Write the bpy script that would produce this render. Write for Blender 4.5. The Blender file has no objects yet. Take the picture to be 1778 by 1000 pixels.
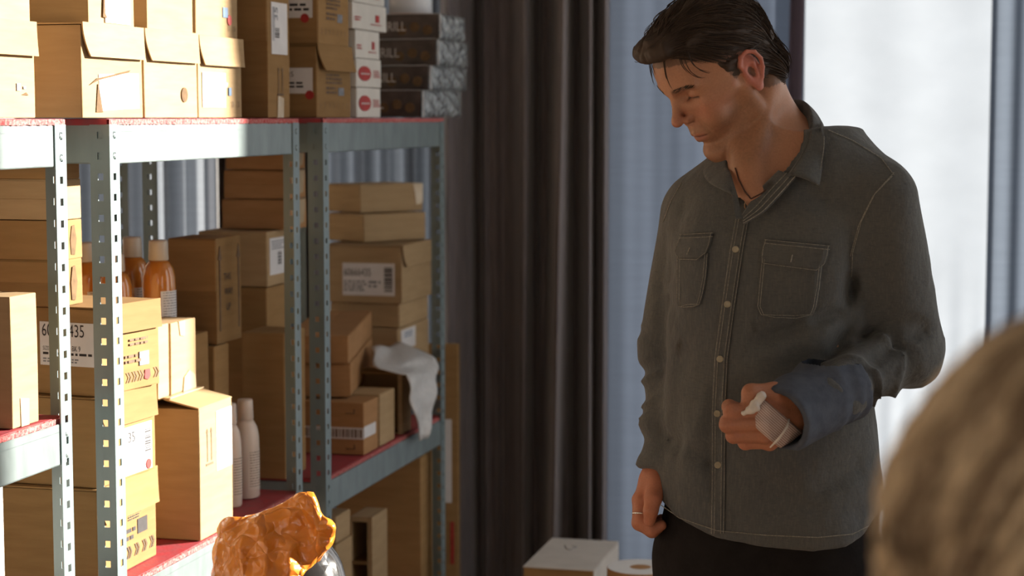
import bpy, bmesh, math, random
import numpy as np
from mathutils import Vector, Matrix

random.seed(7)
RNG = np.random.default_rng(11)
SC = bpy.context.scene
COL = SC.collection

# ------------------------------------------------------------------ camera
F = 3300.0                       # focal length in pixels of the 1778x1000 frame
CAMH = 1.60
PITCH = math.atan(297.0 / F)
cam_d = bpy.data.cameras.new('camera')
cam_d.sensor_width = 36.0
cam_d.lens = F / 1778.0 * 36.0
cam_d.clip_start = 0.05
cam = bpy.data.objects.new('camera', cam_d)
COL.objects.link(cam)
cam.location = (0, 0, CAMH)
cam.rotation_euler = (math.pi / 2 - PITCH, 0, 0)
cam_d.dof.use_dof = True
cam_d.dof.focus_distance = 3.02
cam_d.dof.aperture_fstop = 5.0
SC.camera = cam

# ------------------------------------------------------------------ world, sun, exposure
w = bpy.data.worlds.new('sky'); SC.world = w; w.use_nodes = True
nt = w.node_tree; nt.nodes.clear()
_o = nt.nodes.new('ShaderNodeOutputWorld'); _b = nt.nodes.new('ShaderNodeBackground')
_tc = nt.nodes.new('ShaderNodeTexCoord'); _sp = nt.nodes.new('ShaderNodeSeparateXYZ')
_rp = nt.nodes.new('ShaderNodeValToRGB')
nt.links.new(_tc.outputs['Generated'], _sp.inputs[0]); nt.links.new(_sp.outputs[2], _rp.inputs[0])
_rp.color_ramp.elements[0].position = 0.0; _rp.color_ramp.elements[0].color = (1.0, 0.97, 0.92, 1)
_rp.color_ramp.elements[1].position = 0.6; _rp.color_ramp.elements[1].color = (0.80, 0.90, 1.0, 1)
nt.links.new(_rp.outputs[0], _b.inputs[0]); _b.inputs[1].default_value = 2.4
nt.links.new(_b.outputs[0], _o.inputs[0])

sun_d = bpy.data.lights.new('sun', 'SUN'); sun_d.energy = 21.0; sun_d.angle = math.radians(0.9)
sun_d.color = (1.0, 0.93, 0.82)
sun = bpy.data.objects.new('sun', sun_d); COL.objects.link(sun)
SUN_TO = Vector((0.905, 0.425, math.tan(math.radians(17)))).normalized()
sun.rotation_euler = SUN_TO.to_track_quat('Z', 'Y').to_euler()
sun.location = (6, 6, 4)

vs = SC.view_settings
vs.view_transform = 'Standard'; vs.look = 'None'; vs.gamma = 1.0; vs.use_curve_mapping = False
vs.exposure = 0.15

# ------------------------------------------------------------------ pixel <-> world
_cp, _sp_ = math.cos(PITCH), math.sin(PITCH)
def ray(u, v):
    cx = (u - 889.0) / F; cy = (500.0 - v) / F
    return np.array((cx, _cp + cy * _sp_, -_sp_ + cy * _cp))
CAM0 = np.array((0, 0, CAMH))
def P(u, v, Y):
    r = ray(u, v); return CAM0 + r * (Y / r[1])
_sv = ray(1727, 203); S = np.array((_sv[0], _sv[1], 0)); S /= np.linalg.norm(S)
N = np.array((-S[1], S[0], 0))          # into the shelving
SANG = math.atan2(S[1], S[0])
O = P(195, 500, 3.16); O[2] = 0; O = O - S * np.dot(O, S)     # reference line of the shelf fronts, t=0 abreast the camera
def on_plane(u, v, d, s=None, base=None):
    """ray/vertical plane d metres behind the shelf front line"""
    s = S if s is None else s
    n = np.array((-s[1], s[0], 0)); b = (O + N * d) if base is None else base
    r = ray(u, v); k = np.dot(b - CAM0, n) / np.dot(r, n)
    return CAM0 + r * k
def T_of(u, v=500, d=0.0):
    return float(np.dot(on_plane(u, v, d) - O, S))
def SH(t, d, z):
    return O + S * t + N * d + np.array((0, 0, z))
def z_at(p, v):
    """height where pixel row v meets the vertical through p"""
    Y = p[1]; r0 = ray(0, v); return CAMH + r0[2] * Y / r0[1]

# ------------------------------------------------------------------ mesh helpers
def link(o, parent=None):
    COL.objects.link(o)
    if parent is not None: o.parent = parent
    return o
def tag(o, label=None, cat=None, group=None, kind=None):
    if label: o['label'] = label
    if cat: o['category'] = cat
    if group: o['group'] = group
    if kind: o['kind'] = kind
    return o
def empty(name, loc, rz=0.0, label=None, cat=None, group=None, kind=None):
    o = bpy.data.objects.new(name, None); o.empty_display_size = 0.05
    o.location = loc; o.rotation_euler = (0, 0, rz); link(o)
    return tag(o, label, cat, group, kind)
def mesh_obj(name, verts, faces, mat, parent=None, smooth=False, loc=None, rz=0.0):
    me = bpy.data.meshes.new(name)
    me.from_pydata([tuple(map(float, v)) for v in verts], [], [tuple(int(i) for i in f) for f in faces])
    if smooth: me.polygons.foreach_set('use_smooth', [True] * len(me.polygons))
    if mat is not None: me.materials.append(mat)
    me.update()
    o = bpy.data.objects.new(name, me); link(o, parent)
    if loc is not None: o.location = loc
    o.rotation_euler = (0, 0, rz)
    return o
def bm_obj(name, bm, mat, parent=None, smooth=False, loc=None, rz=0.0):
    me = bpy.data.meshes.new(name); bm.normal_update(); bm.to_mesh(me); bm.free()
    if smooth: me.polygons.foreach_set('use_smooth', [True] * len(me.polygons))
    if mat is not None: me.materials.append(mat)
    o = bpy.data.objects.new(name, me); link(o, parent)
    if loc is not None: o.location = loc
    o.rotation_euler = (0, 0, rz)
    return o
def bm_box(bm, x0, x1, y0, y1, z0, z1, bevel=0.0, seg=1):
    r = bmesh.ops.create_cube(bm, size=1.0)
    vs_ = r['verts']
    for v in vs_:
        v.co = Vector((x0 if v.co.x < 0 else x1, y0 if v.co.y < 0 else y1, z0 if v.co.z < 0 else z1))
    if bevel > 0:
        es = list({e for v in vs_ for e in v.link_edges})
        bmesh.ops.bevel(bm, geom=es, offset=bevel, segments=seg, profile=0.6, affect='EDGES')
    return vs_
def box_obj(name, x0, x1, y0, y1, z0, z1, mat, parent=None, bevel=0.0, seg=1, **k):
    bm = bmesh.new(); bm_box(bm, x0, x1, y0, y1, z0, z1, bevel, seg)
    return bm_obj(name, bm, mat, parent, **k)
def prism(poly, y0, y1):
    """polygon in x,z extruded along y"""
    n = len(poly)
    v = [(p[0], y0, p[1]) for p in poly] + [(p[0], y1, p[1]) for p in poly]
    f = [tuple(range(n)), tuple(range(2 * n - 1, n - 1, -1))]
    f += [((i + 1) % n, i, n + i, n + (i + 1) % n) for i in range(n)]
    return v, f
def lathe(profile, n=28):
    """profile [(r,z)] bottom to top -> verts, faces"""
    v = []; f = []
    for r, z in profile:
        for i in range(n):
            a = 2 * math.pi * i / n; v.append((r * math.cos(a), r * math.sin(a), z))
    m = len(profile)
    for j in range(m - 1):
        for i in range(n):
            k = (i + 1) % n
            f.append((j * n + i, j * n + k, (j + 1) * n + k, (j + 1) * n + i))
    f.append(tuple(range(n - 1, -1, -1))); f.append(tuple(range((m - 1) * n, m * n)))
    return v, f
def tube(points, radii, n=6, cap=True):
    pts = [np.array(p, float) for p in points]; v = []; f = []
    if not hasattr(radii, '__len__'): radii = [radii] * len(pts)
    up = np.array((0.13, 0.31, 0.94))
    for i, p in enumerate(pts):
        d = pts[min(i + 1, len(pts) - 1)] - pts[max(i - 1, 0)]; d = d / (np.linalg.norm(d) + 1e-9)
        a = np.cross(d, up)
        if np.linalg.norm(a) < 1e-3: a = np.cross(d, (1, 0, 0))
        a /= np.linalg.norm(a); b = np.cross(d, a); up = -np.cross(d, a) if False else up
        for k in range(n):
            t = 2 * math.pi * k / n
            v.append(p + radii[i] * (math.cos(t) * a + math.sin(t) * b))
    for j in range(len(pts) - 1):
        for k in range(n):
            q = (k + 1) % n
            f.append((j * n + k, j * n + q, (j + 1) * n + q, (j + 1) * n + k))
    if cap:
        f.append(tuple(range(n - 1, -1, -1))); f.append(tuple(range((len(pts) - 1) * n, len(pts) * n)))
    return v, f
def merge(*vf):
    V = []; Fc = []
    for v, f in vf:
        o = len(V); V += list(v); Fc += [tuple(i + o for i in q) for q in f]
    return V, Fc

# ------------------------------------------------------------------ materials
MATS = {}
def mat(name, color, rough=0.7, metal=0.0, spec=0.4, noise=0.0, nscale=(20, 20, 20), col2=None, bump=0.0, bscale=None,
        rand=0.0, sss=0.0, sheen=0.0, trans=0.0, coat=0.0, alpha=1.0, coord='Object', detail=4.0):
    m = bpy.data.materials.new(name); m.use_nodes = True; t = m.node_tree; b = t.nodes['Principled BSDF']
    b.inputs['Base Color'].default_value = (*color, 1); b.inputs['Roughness'].default_value = rough
    b.inputs['Metallic'].default_value = metal; b.inputs['Specular IOR Level'].default_value = spec
    if sss: b.inputs['Subsurface Weight'].default_value = sss; b.inputs['Subsurface Radius'].default_value = (0.012, 0.005, 0.003); b.inputs['Subsurface Scale'].default_value = 1.0
    if sheen: b.inputs['Sheen Weight'].default_value = sheen
    if trans: b.inputs['Transmission Weight'].default_value = trans
    if coat: b.inputs['Coat Weight'].default_value = coat
    b.inputs['Alpha'].default_value = alpha
    tc = t.nodes.new('ShaderNodeTexCoord'); mp = t.nodes.new('ShaderNodeMapping'); mp.inputs['Scale'].default_value = nscale
    t.links.new(tc.outputs[coord], mp.inputs[0])
    if noise or col2 or rand:
        nz = t.nodes.new('ShaderNodeTexNoise'); nz.inputs['Scale'].default_value = 1.0; nz.inputs['Detail'].default_value = detail
        t.links.new(mp.outputs[0], nz.inputs['Vector'])
        mx = t.nodes.new('ShaderNodeMix'); mx.data_type = 'RGBA'
        c2 = col2 or tuple(c * (1 - noise) for c in color)
        mx.inputs['A'].default_value = (*color, 1); mx.inputs['B'].default_value = (*c2, 1)
        rp = t.nodes.new('ShaderNodeValToRGB'); rp.color_ramp.elements[0].position = 0.36; rp.color_ramp.elements[1].position = 0.66
        t.links.new(nz.outputs['Fac'], rp.inputs[0]); t.links.new(rp.outputs[0], mx.inputs['Factor'])
        last = mx.outputs['Result']
        if rand:
            oi = t.nodes.new('ShaderNodeObjectInfo'); mr = t.nodes.new('ShaderNodeMapRange')
            mr.inputs['To Min'].default_value = 1 - rand; mr.inputs['To Max'].default_value = 1 + rand
            t.links.new(oi.outputs['Random'], mr.inputs['Value'])
            hs = t.nodes.new('ShaderNodeHueSaturation'); t.links.new(mr.outputs[0], hs.inputs['Value']); t.links.new(last, hs.inputs['Color'])
            last = hs.outputs[0]
        t.links.new(last, b.inputs['Base Color'])
    if bump:
        n2 = t.nodes.new('ShaderNodeTexNoise'); n2.inputs['Scale'].default_value = 1.0; n2.inputs['Detail'].default_value = 5
        m2 = t.nodes.new('ShaderNodeMapping'); m2.inputs['Scale'].default_value = bscale or nscale
        t.links.new(tc.outputs[coord], m2.inputs[0]); t.links.new(m2.outputs[0], n2.inputs['Vector'])
        bp = t.nodes.new('ShaderNodeBump'); bp.inputs['Strength'].default_value = bump; bp.inputs['Distance'].default_value = 0.004
        t.links.new(n2.outputs['Fac'], bp.inputs['Height']); t.links.new(bp.outputs[0], b.inputs['Normal'])
    MATS[name] = m
    return m
def cloth_mat(name, color, transl, frac, col2=None, nscale=(60, 60, 6), transparent=0.0):
    """woven cloth that lets light through: diffuse + translucent (+ open weave)"""
    m = bpy.data.materials.new(name); m.use_nodes = True; t = m.node_tree; t.nodes.clear()
    out = t.nodes.new('ShaderNodeOutputMaterial'); d = t.nodes.new('ShaderNodeBsdfDiffuse'); tr = t.nodes.new('ShaderNodeBsdfTranslucent')
    mx = t.nodes.new('ShaderNodeMixShader'); mx.inputs[0].default_value = frac
    tc = t.nodes.new('ShaderNodeTexCoord'); mp = t.nodes.new('ShaderNodeMapping'); mp.inputs['Scale'].default_value = nscale
    nz = t.nodes.new('ShaderNodeTexNoise'); nz.inputs['Scale'].default_value = 1.0; nz.inputs['Detail'].default_value = 5
    t.links.new(tc.outputs['Object'], mp.inputs[0]); t.links.new(mp.outputs[0], nz.inputs['Vector'])
    for node, c in ((d, color), (tr, transl)):
        cm = t.nodes.new('ShaderNodeMix'); cm.data_type = 'RGBA'
        cm.inputs['A'].default_value = (*c, 1); cm.inputs['B'].default_value = (*[x * 0.78 for x in c], 1)
        t.links.new(nz.outputs['Fac'], cm.inputs['Factor']); t.links.new(cm.outputs['Result'], node.inputs['Color'])
    t.links.new(d.outputs[0], mx.inputs[1]); t.links.new(tr.outputs[0], mx.inputs[2])
    last = mx.outputs[0]
    if transparent:
        tp = t.nodes.new('ShaderNodeBsdfTransparent'); m3 = t.nodes.new('ShaderNodeMixShader'); m3.inputs[0].default_value = transparent
        t.links.new(last, m3.inputs[1]); t.links.new(tp.outputs[0], m3.inputs[2]); last = m3.outputs[0]
    t.links.new(last, out.inputs[0]); MATS[name] = m
    return m

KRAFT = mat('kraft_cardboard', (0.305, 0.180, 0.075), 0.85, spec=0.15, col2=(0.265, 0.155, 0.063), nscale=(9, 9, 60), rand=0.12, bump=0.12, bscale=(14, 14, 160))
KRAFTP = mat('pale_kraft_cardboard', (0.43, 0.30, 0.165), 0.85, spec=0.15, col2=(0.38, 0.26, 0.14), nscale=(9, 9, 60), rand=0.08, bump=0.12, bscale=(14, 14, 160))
KRAFTO = mat('orange_kraft_cardboard', (0.42, 0.225, 0.10), 0.8, spec=0.2, col2=(0.36, 0.19, 0.08), nscale=(9, 9, 50), rand=0.06, bump=0.1, bscale=(14, 14, 160))
KINSIDE = mat('torn_cardboard_inside', (0.16, 0.095, 0.045), 0.95, noise=0.3, nscale=(80, 80, 80))
PAPER = mat('label_paper', (0.72, 0.70, 0.70), 0.55, noise=0.08, nscale=(25, 25, 25))
WHITEB = mat('white_board', (0.66, 0.63, 0.58), 0.6, noise=0.08, nscale=(18, 18, 18), rand=0.05)
INK = mat('black_ink', (0.035, 0.03, 0.03), 0.7, noise=0.2, nscale=(90, 90, 90))
INKB = mat('brown_ink', (0.16, 0.095, 0.05), 0.7, noise=0.3, nscale=(90, 90, 90))
INKG = mat('grey_ink', (0.22, 0.23, 0.26), 0.7, noise=0.3, nscale=(120, 120, 120))
INKBLUE = mat('blue_ink', (0.12, 0.20, 0.32), 0.7, noise=0.2, nscale=(60, 60, 60))
INKRED = mat('red_ink', (0.42, 0.03, 0.025), 0.6, noise=0.25, nscale=(60, 60, 60))
INKWHITE = mat('white_ink', (0.62, 0.58, 0.55), 0.6, noise=0.15, nscale=(60, 60, 60))
TAPE = mat('clear_packing_tape', (0.55, 0.42, 0.26), 0.12, spec=0.6, noise=0.1, nscale=(30, 30, 30), bump=0.25, bscale=(40, 40, 40))
STEEL = mat('blue_grey_steel_paint', (0.215, 0.275, 0.285), 0.38, metal=0.25, spec=0.5, col2=(0.17, 0.22, 0.225), nscale=(14, 14, 3), bump=0.06, bscale=(60, 60, 9))
GALV = mat('galvanised_beam_steel', (0.235, 0.285, 0.285), 0.36, metal=0.3, spec=0.5, col2=(0.175, 0.215, 0.215), nscale=(22, 22, 9), bump=0.12, bscale=(25, 25, 12))
REDB = mat('red_shelf_board', (0.36, 0.035, 0.045), 0.55, col2=(0.28, 0.05, 0.06), nscale=(40, 40, 40), bump=0.15, bscale=(140, 140, 140))
REDE = mat('frayed_red_board_edge', (0.42, 0.03, 0.035), 0.8, col2=(0.50, 0.22, 0.20), nscale=(170, 170, 170), bump=0.5, bscale=(300, 300, 300))
# ------------------------------------------------------------------ the room
WALLM = mat('warm_plaster', (0.52, 0.44, 0.36), 0.9, noise=0.1, nscale=(3, 3, 3), bump=0.1, bscale=(40, 40, 40))
FLOORM = mat('worn_wood_floor', (0.30, 0.20, 0.12), 0.6, col2=(0.2, 0.13, 0.08), nscale=(3, 26, 3))
CEILM = mat('ceiling_paint', (0.55, 0.52, 0.47), 0.9, noise=0.05, nscale=(2, 2, 2))
FRAMEM = mat('window_frame_paint', (0.62, 0.60, 0.58), 0.5, noise=0.06, nscale=(8, 8, 8))
XL, XR, YB, YF, ZC = -2.5, 2.6, -3.2, 6.0, 3.4
def struct(name, boxes, m):
    bm = bmesh.new()
    for b in boxes: bm_box(bm, *b)
    return tag(bm_obj(name, bm, m), kind='structure')
struct('floor', [(XL - .15, XR + .15, YB - .15, YF + .15, -0.1, 0)], FLOORM)
struct('ceiling', [(XL - .15, XR + .15, YB - .15, YF + .15, ZC, ZC + 0.1)], CEILM)
struct('wall_left', [(XL - .15, XL, YB, YF, 0, ZC)], WALLM)
def wall_y(x0, x1, y0, y1, holes):
    """wall along y with window openings (y0,y1,z0,z1) sorted"""
    bs = []; p = y0
    for a, b, z0, z1 in holes:
        bs += [(x0, x1, p, a, 0, ZC), (x0, x1, a, b, 0, z0), (x0, x1, a, b, z1, ZC)]; p = b
    bs.append((x0, x1, p, y1, 0, ZC)); return bs
def wall_x(y0, y1, x0, x1, holes):
    return [(c, d, a, b, e, f) for a, b, c, d, e, f in wall_y(y0, y1, x0, x1, holes)]
SUNWIN = (4.36, 5.28, 0.95, 3.3)
FILLWIN = (2.25, 3.42, 0.5, 3.2)  # unseen opening, added to bring soft light onto the far-bay box fronts
struct('wall_right', wall_y(XR, XR + .12, YB, YF, [(-2.2, -0.6, 0.8, 2.7), FILLWIN, SUNWIN]), WALLM)
BACKWIN = [(-1.75, -0.17, 0.15, 2.9), (0.32, 2.45, 0.15, 2.9)]
struct('wall_back', wall_x(YF, YF + .12, XL, XR, BACKWIN), WALLM)
struct('wall_front', wall_x(YB - .12, YB, XL, XR, [(-0.6, 0.6, 1.0, 2.4)]), WALLM)
def window_frame(name, axis, pos, a, b, z0, z1, mull):
    r = empty(name, ((a + b) / 2, pos, z0) if axis == 'x' else (pos, (a + b) / 2, z0)); tag(r, kind='structure')
    def bar(nm, p0, p1, q0, q1):
        c = (a + b) / 2
        if axis == 'x': box_obj(nm, p0 - c, p1 - c, 0.03, 0.09, q0 - z0, q1 - z0, FRAMEM, r, bevel=0.004)
        else: box_obj(nm, 0.03, 0.09, p0 - c, p1 - c, q0 - z0, q1 - z0, FRAMEM, r, bevel=0.004)
    bar('frame_side', a, a + .05, z0, z1); bar('frame_side', b - .05, b, z0, z1)
    bar('frame_rail', a + .05, b - .05, z0, z0 + .05); bar('frame_rail', a + .05, b - .05, z1 - .05, z1)
    for m_ in mull: bar('mullion', m_ - .02, m_ + .02, z0 + .05, z1 - .05)
window_frame('window_1', 'x', YF, *BACKWIN[1], [])
window_frame('window_2', 'x', YF, *BACKWIN[0], [-0.95])
window_frame('window_3', 'y', XR, *SUNWIN, [])
window_frame('fill_window_4', 'y', XR, -2.2, -0.6, 0.8, 2.7, [-1.4])  # unseen right-rear window, put in for soft fill
window_frame('fill_window_6', 'y', XR, *FILLWIN, [])
window_frame('fill_window_5', 'x', YB - .12, -0.6, 0.6, 1.0, 2.4, [0.0])  # added window behind the camera, sized for the fill light it lets in

# ------------------------------------------------------------------ curtains
SHEER = cloth_mat('blue_grey_sheer', (0.115, 0.13, 0.165), (0.041, 0.050, 0.068), 0.7, nscale=(7, 7, 90))
SHEERR = cloth_mat('light_blue_sheer', (0.15, 0.17, 0.21), (0.075, 0.090, 0.115), 0.7, nscale=(7, 7, 90))
SHEERW = cloth_mat('white_net', (0.48, 0.49, 0.5), (0.215, 0.232, 0.255), 0.75, nscale=(5, 5, 8))
SHEERP = cloth_mat('pale_sheer', (0.22, 0.23, 0.26), (0.12, 0.13, 0.145), 0.7, nscale=(7, 7, 70))
DARKC = mat('dark_plum_curtain_cloth', (0.165, 0.140, 0.142), 0.62, spec=0.35, col2=(0.13, 0.11, 0.115), nscale=(60, 60, 8), sheen=0.25, bump=0.08, bscale=(300, 300, 60))
DARKH = cloth_mat('plum_hem_cloth', (0.17, 0.13, 0.155), (0.10, 0.075, 0.09), 0.5)
def curtain(name, x0, x1, y, z0, z1, prof, m, label, nx=160, nz=24, bulge=0.0, thick=0.002):
    """prof(f, g): fold depth for f across 0..1, g height 0..1; may return (dx, dy)"""
    V = []; Fc = []
    cx = (x0 + x1) / 2
    for j in range(nz + 1):
        g = j / nz
        for i in range(nx + 1):
            f = i / nx; dx, dy = prof(f, g)
            V.append((x0 + (x1 - x0) * f + dx - cx, dy, (z1 - z0) * g))
    for j in range(nz):
        for i in range(nx):
            a = j * (nx + 1) + i; Fc.append((a, a + 1, a + nx + 2, a + nx + 1))
    o = mesh_obj(name, V, Fc, m, smooth=True, loc=(cx, y, z0))
    return tag(o, label, 'curtain')
def xs(u, Y): return float(P(u, 500, Y)[0])
YD, YS = 5.62, 5.84
_folds = [(786, 16, .07), (828, 11, -.10), (862, 13, -.04), (884, 9, -.06), (911, 11, .12), (934, 10, -.10), (958, 9, -.04), (978, 12, .13), (999, 9, -.10), (1020, 9, .11), (1036, 6, -.09), (1048, 6, .06)]
def prof_dark(f, g):
    u = 770 + (1056 - 770) * f; dy = 0.0
    for k, (c, wd, h) in enumerate(_folds):
        cc = c + (1 - g) * (6 * math.sin(k * 1.7)) - (1 - g) ** 2 * (18 if k in (5, 6, 7) else 0)
        hh = h * (1 + 0.25 * math.sin(3 * g + k)); dy -= hh * math.exp(-((u - cc) / wd) ** 2)
    dy += 0.008 * math.sin(f * 90 + 2 * g)
    return 0.0, dy
curtain('dark_curtain', xs(766, YD), xs(1056, YD), YD, 0.03, 2.95, prof_dark, DARKC,
        'dark plum-grey curtain hanging in deep folds between shelving and man', nx=220)
curtain('sheer_curtain', xs(1046, YS), xs(1392, YS), YS, 0.03, 2.95,
        lambda f, g: (0, 0.006 * math.sin(f * 17 + .5 * math.sin(3 * g)) + 0.010 * math.sin(f * 7 + 1) + .0006 * math.sin(f * 70)), SHEER,
        'blue-grey sheer curtain glowing with daylight behind the standing man')
def prof_hem(f, g): return (-0.045 * (1 - g) ** 1.0, 0.01 * math.sin(f * 6))
curtain('curtain_hem', xs(1374, YS - .03), xs(1399, YS - .03), YS - .03, 0.03, 2.95, prof_hem, DARKH,
        'narrow plum hem strip at the edge of the blue-grey sheer curtain', nx=10)
curtain('net_curtain', xs(1384, YS + .05), xs(1760, YS + .05), YS + .05, 0.03, 2.95,
        lambda f, g: (0, 0.003 * math.sin(f * 17) * (1.2 - g) + .006 * math.sin(f * 60) * max(0, .42 - g)), SHEERW,
        'white net curtain over the bright window behind the man')
curtain('sheer_curtain', xs(1712, YS), xs(1990, YS), YS, 0.03, 2.95,
        lambda f, g: (0, 0.006 * math.sin(f * 40) + .005 * math.sin(f * 23 + 1)), SHEERR,
        'blue-grey sheer curtain at far right edge above the blond head')
curtain('sheer_curtain', xs(560, YS), xs(775, YS), YS, 0.03, 2.95,
        lambda f, g: (0, 0.035 * math.sin(f * 31 + .3) + .02 * math.sin(f * 13)), SHEERP,
        'pale folded sheer curtain seen through the farthest shelving bay')
curtain('dark_curtain', xs(372, YD), xs(562, YD), YD + .1, 0.03, 2.95,
        lambda f, g: (0, 0.05 * math.sin(f * 40)), DARKC,
        'dark curtain seen behind the flat boxes in the middle bay')
curtain('sheer_curtain', xs(30, YS), xs(378, YS), YS, 0.03, 2.95,
        lambda f, g: (0, 0.03 * math.sin(f * 30 + .5) + .012 * math.sin(f * 71)), SHEERP,
        'pale sheer curtain seen behind the amber bottles in the middle bay')

# ------------------------------------------------------------------ shelving
PITCHS, LEGW = 0.0345, 0.036
def post_mesh(sx, sy, h):
    bm = bmesh.new(); n = int(h / PITCHS)
    cols = [0.0, 0.0125, 0.0225, LEGW]; t = 0.0022
    def strip(fn):
        vd = {}
        def vt(c, z):
            k = (round(c, 5), round(z, 5))
            if k not in vd: vd[k] = bm.verts.new(fn(c, z))
            return vd[k]
        for i in range(n):
            z0 = i * PITCHS; rows = [z0, z0 + .0115, z0 + .023, z0 + PITCHS if i < n - 1 else h]
            for r in range(3):
                for c in range(3):
                    if r == 1 and c == 1: continue
                    bm.faces.new((vt(cols[c], rows[r]), vt(cols[c + 1], rows[r]), vt(cols[c + 1], rows[r + 1]), vt(cols[c], rows[r + 1])))
    strip(lambda c, z: (sx * c, 0, z)); strip(lambda c, z: (0, sy * c, z))
    bmesh.ops.remove_doubles(bm, verts=bm.verts, dist=1e-5)
    # thicken inward
    fs = list(bm.faces); geo = bmesh.ops.duplicate(bm, geom=fs)
    newv = [g for g in geo['geom'] if isinstance(g, bmesh.types.BMVert)]
    for v in newv:
        if abs(v.co.x) < 1e-6 and abs(v.co.y) < 1e-6: v.co.x += sx * t; v.co.y += sy * t
        elif abs(v.co.y) < 1e-6: v.co.y += sy * t
        else: v.co.x += sx * t
    vmap = geo['vert_map']
    be = [e for e in fs and bm.edges if e.is_boundary and e.verts[0] in vmap and e.verts[1] in vmap]
    done = set()
    for e in list(be):
        a, b = e.verts
        k = tuple(sorted((a.index, b.index)))
        a2, b2 = vmap[a], vmap[b]
        key = frozenset((id(a), id(b), id(a2), id(b2)))
        if key in done: continue
        done.add(key)
        try: bm.faces.new((a, b, b2, a2))
        except ValueError: pass
    bmesh.ops.recalc_face_normals(bm, faces=bm.faces)
    me = bpy.data.meshes.new('post'); bm.to_mesh(me); bm.free(); me.materials.append(STEEL)
    return me
ZTOP = 1.597
DEP = 0.43
POSTS = {(sx, sy): post_mesh(sx, sy, ZTOP - .009) for sx in (1, -1) for sy in (1, -1)}
BEAMH = 0.066
def shelf_unit(t0, t1, levels, label):
    L = t1 - t0
    r = empty('shelving_unit', SH(t0, 0, 0), SANG, label, 'shelving', 'slotted steel shelving units')
    for (x, y, sx, sy) in ((0, 0, 1, 1), (L, 0, -1, 1), (0, DEP, 1, -1), (L, DEP, -1, -1)):
        o = bpy.data.objects.new('post', POSTS[(sx, sy)]); link(o, r); o.location = (x, y, 0)
    for i, z in enumerate(levels):
        top = i == 0
        bt = z - .009
        for y0, y1, lip in ((0.0026, 0.006, 1), (DEP - .006, DEP - .0026, -1)):
            bm = bmesh.new(); bm_box(bm, .004, L - .004, y0, y1, bt - BEAMH, bt, .0012)
            bm_box(bm, .004, L - .004, *((y0, y1 + .014) if lip > 0 else (y0 - .014, y1)), bt - BEAMH, bt - BEAMH + .003, .001)
            bm_box(bm, .004, L - .004, *((y0, y1 + .02) if lip > 0 else (y0 - .02, y1)), bt - .014, bt - .0115, .001)
            bm_obj('shelf_beam', bm, GALV, r)
        for x0, x1, lip in ((0.0026, 0.006, 1), (L - .006, L - .0026, -1)):
            bm = bmesh.new(); bm_box(bm, x0, x1, .01, DEP - .01, bt - BEAMH, bt, .0012)
            bm_box(bm, *((x0, x1 + .014) if lip > 0 else (x0 - .014, x1)), .01, DEP - .01, bt - BEAMH, bt - BEAMH + .003, .001)
            bm_obj('side_beam', bm, STEEL, r)
        # rivet studs seated in the slots
        if i < 2:
            for xx in (.0175, L - .0175):
                for k in (0, 1):
                    v, f = lathe([(.0045, -.0015), (.0045, .0), (.002, .0012)], 8)
                    v = [(a + xx, -c - .0005, b + bt - .018 - k * PITCHS) for a, b, c in v]
                    mesh_obj('rivet', v, f, GALV, r)
        e = 0.0 if top else .0066
        bd = box_obj('shelf_board', e, L - e, e + .004, DEP - e, z - .011, z, REDB, r, bevel=.001)
        # the frayed laminate edge
        V = []; Fc = []; nseg = int(L / .006); rr = random.Random(int(z * 100))
        for k in range(nseg + 1):
            x = e + (L - 2 * e) * k / nseg
            j1, j2, j3 = (rr.uniform(-.0009, .0007) for _ in range(3))
            V += [(x, e + .0045, z - .0105 + j1), (x, e + .0005 + j3, z - .0095 + j1), (x, e + .0002 + j3, z - .0008 + j2), (x, e + .0045, z - .0009 + j2)]
        for k in range(nseg):
            for q in range(4):
                a = 4 * k + q; b = 4 * k + (q + 1) % 4; Fc.append((a, b, b + 4, a + 4))
        mesh_obj('board_edge', V, Fc, REDE, bd, False)
    return r
tA1 = T_of(120); tB0, tB1 = T_of(195), T_of(522); tC0, tC1 = T_of(563), T_of(772)
ZA = z_at(SH(T_of(100), 0, 0), 727); ZM = z_at(SH(T_of(576), 0, 0), 826); ZMB = z_at(SH(T_of(250), 0, 0), 996)
print('levels', ZA, ZM, ZMB, 'ts', tA1, tB0, tB1, tC0, tC1, 'O', O, 'S', S)
shelf_unit(tA1 - .89, tA1, [ZTOP, ZA, 0.22], 'nearest slotted steel shelving unit cut off by left edge, shelf set high')
shelf_unit(tB0, tB1, [ZTOP, ZMB, 0.22], 'middle slotted steel shelving unit with amber bottles and sunlit boxes')
shelf_unit(tC0, tC1, [ZTOP, ZM, 0.22], 'farthest slotted steel shelving unit beside the dark curtain')
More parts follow.
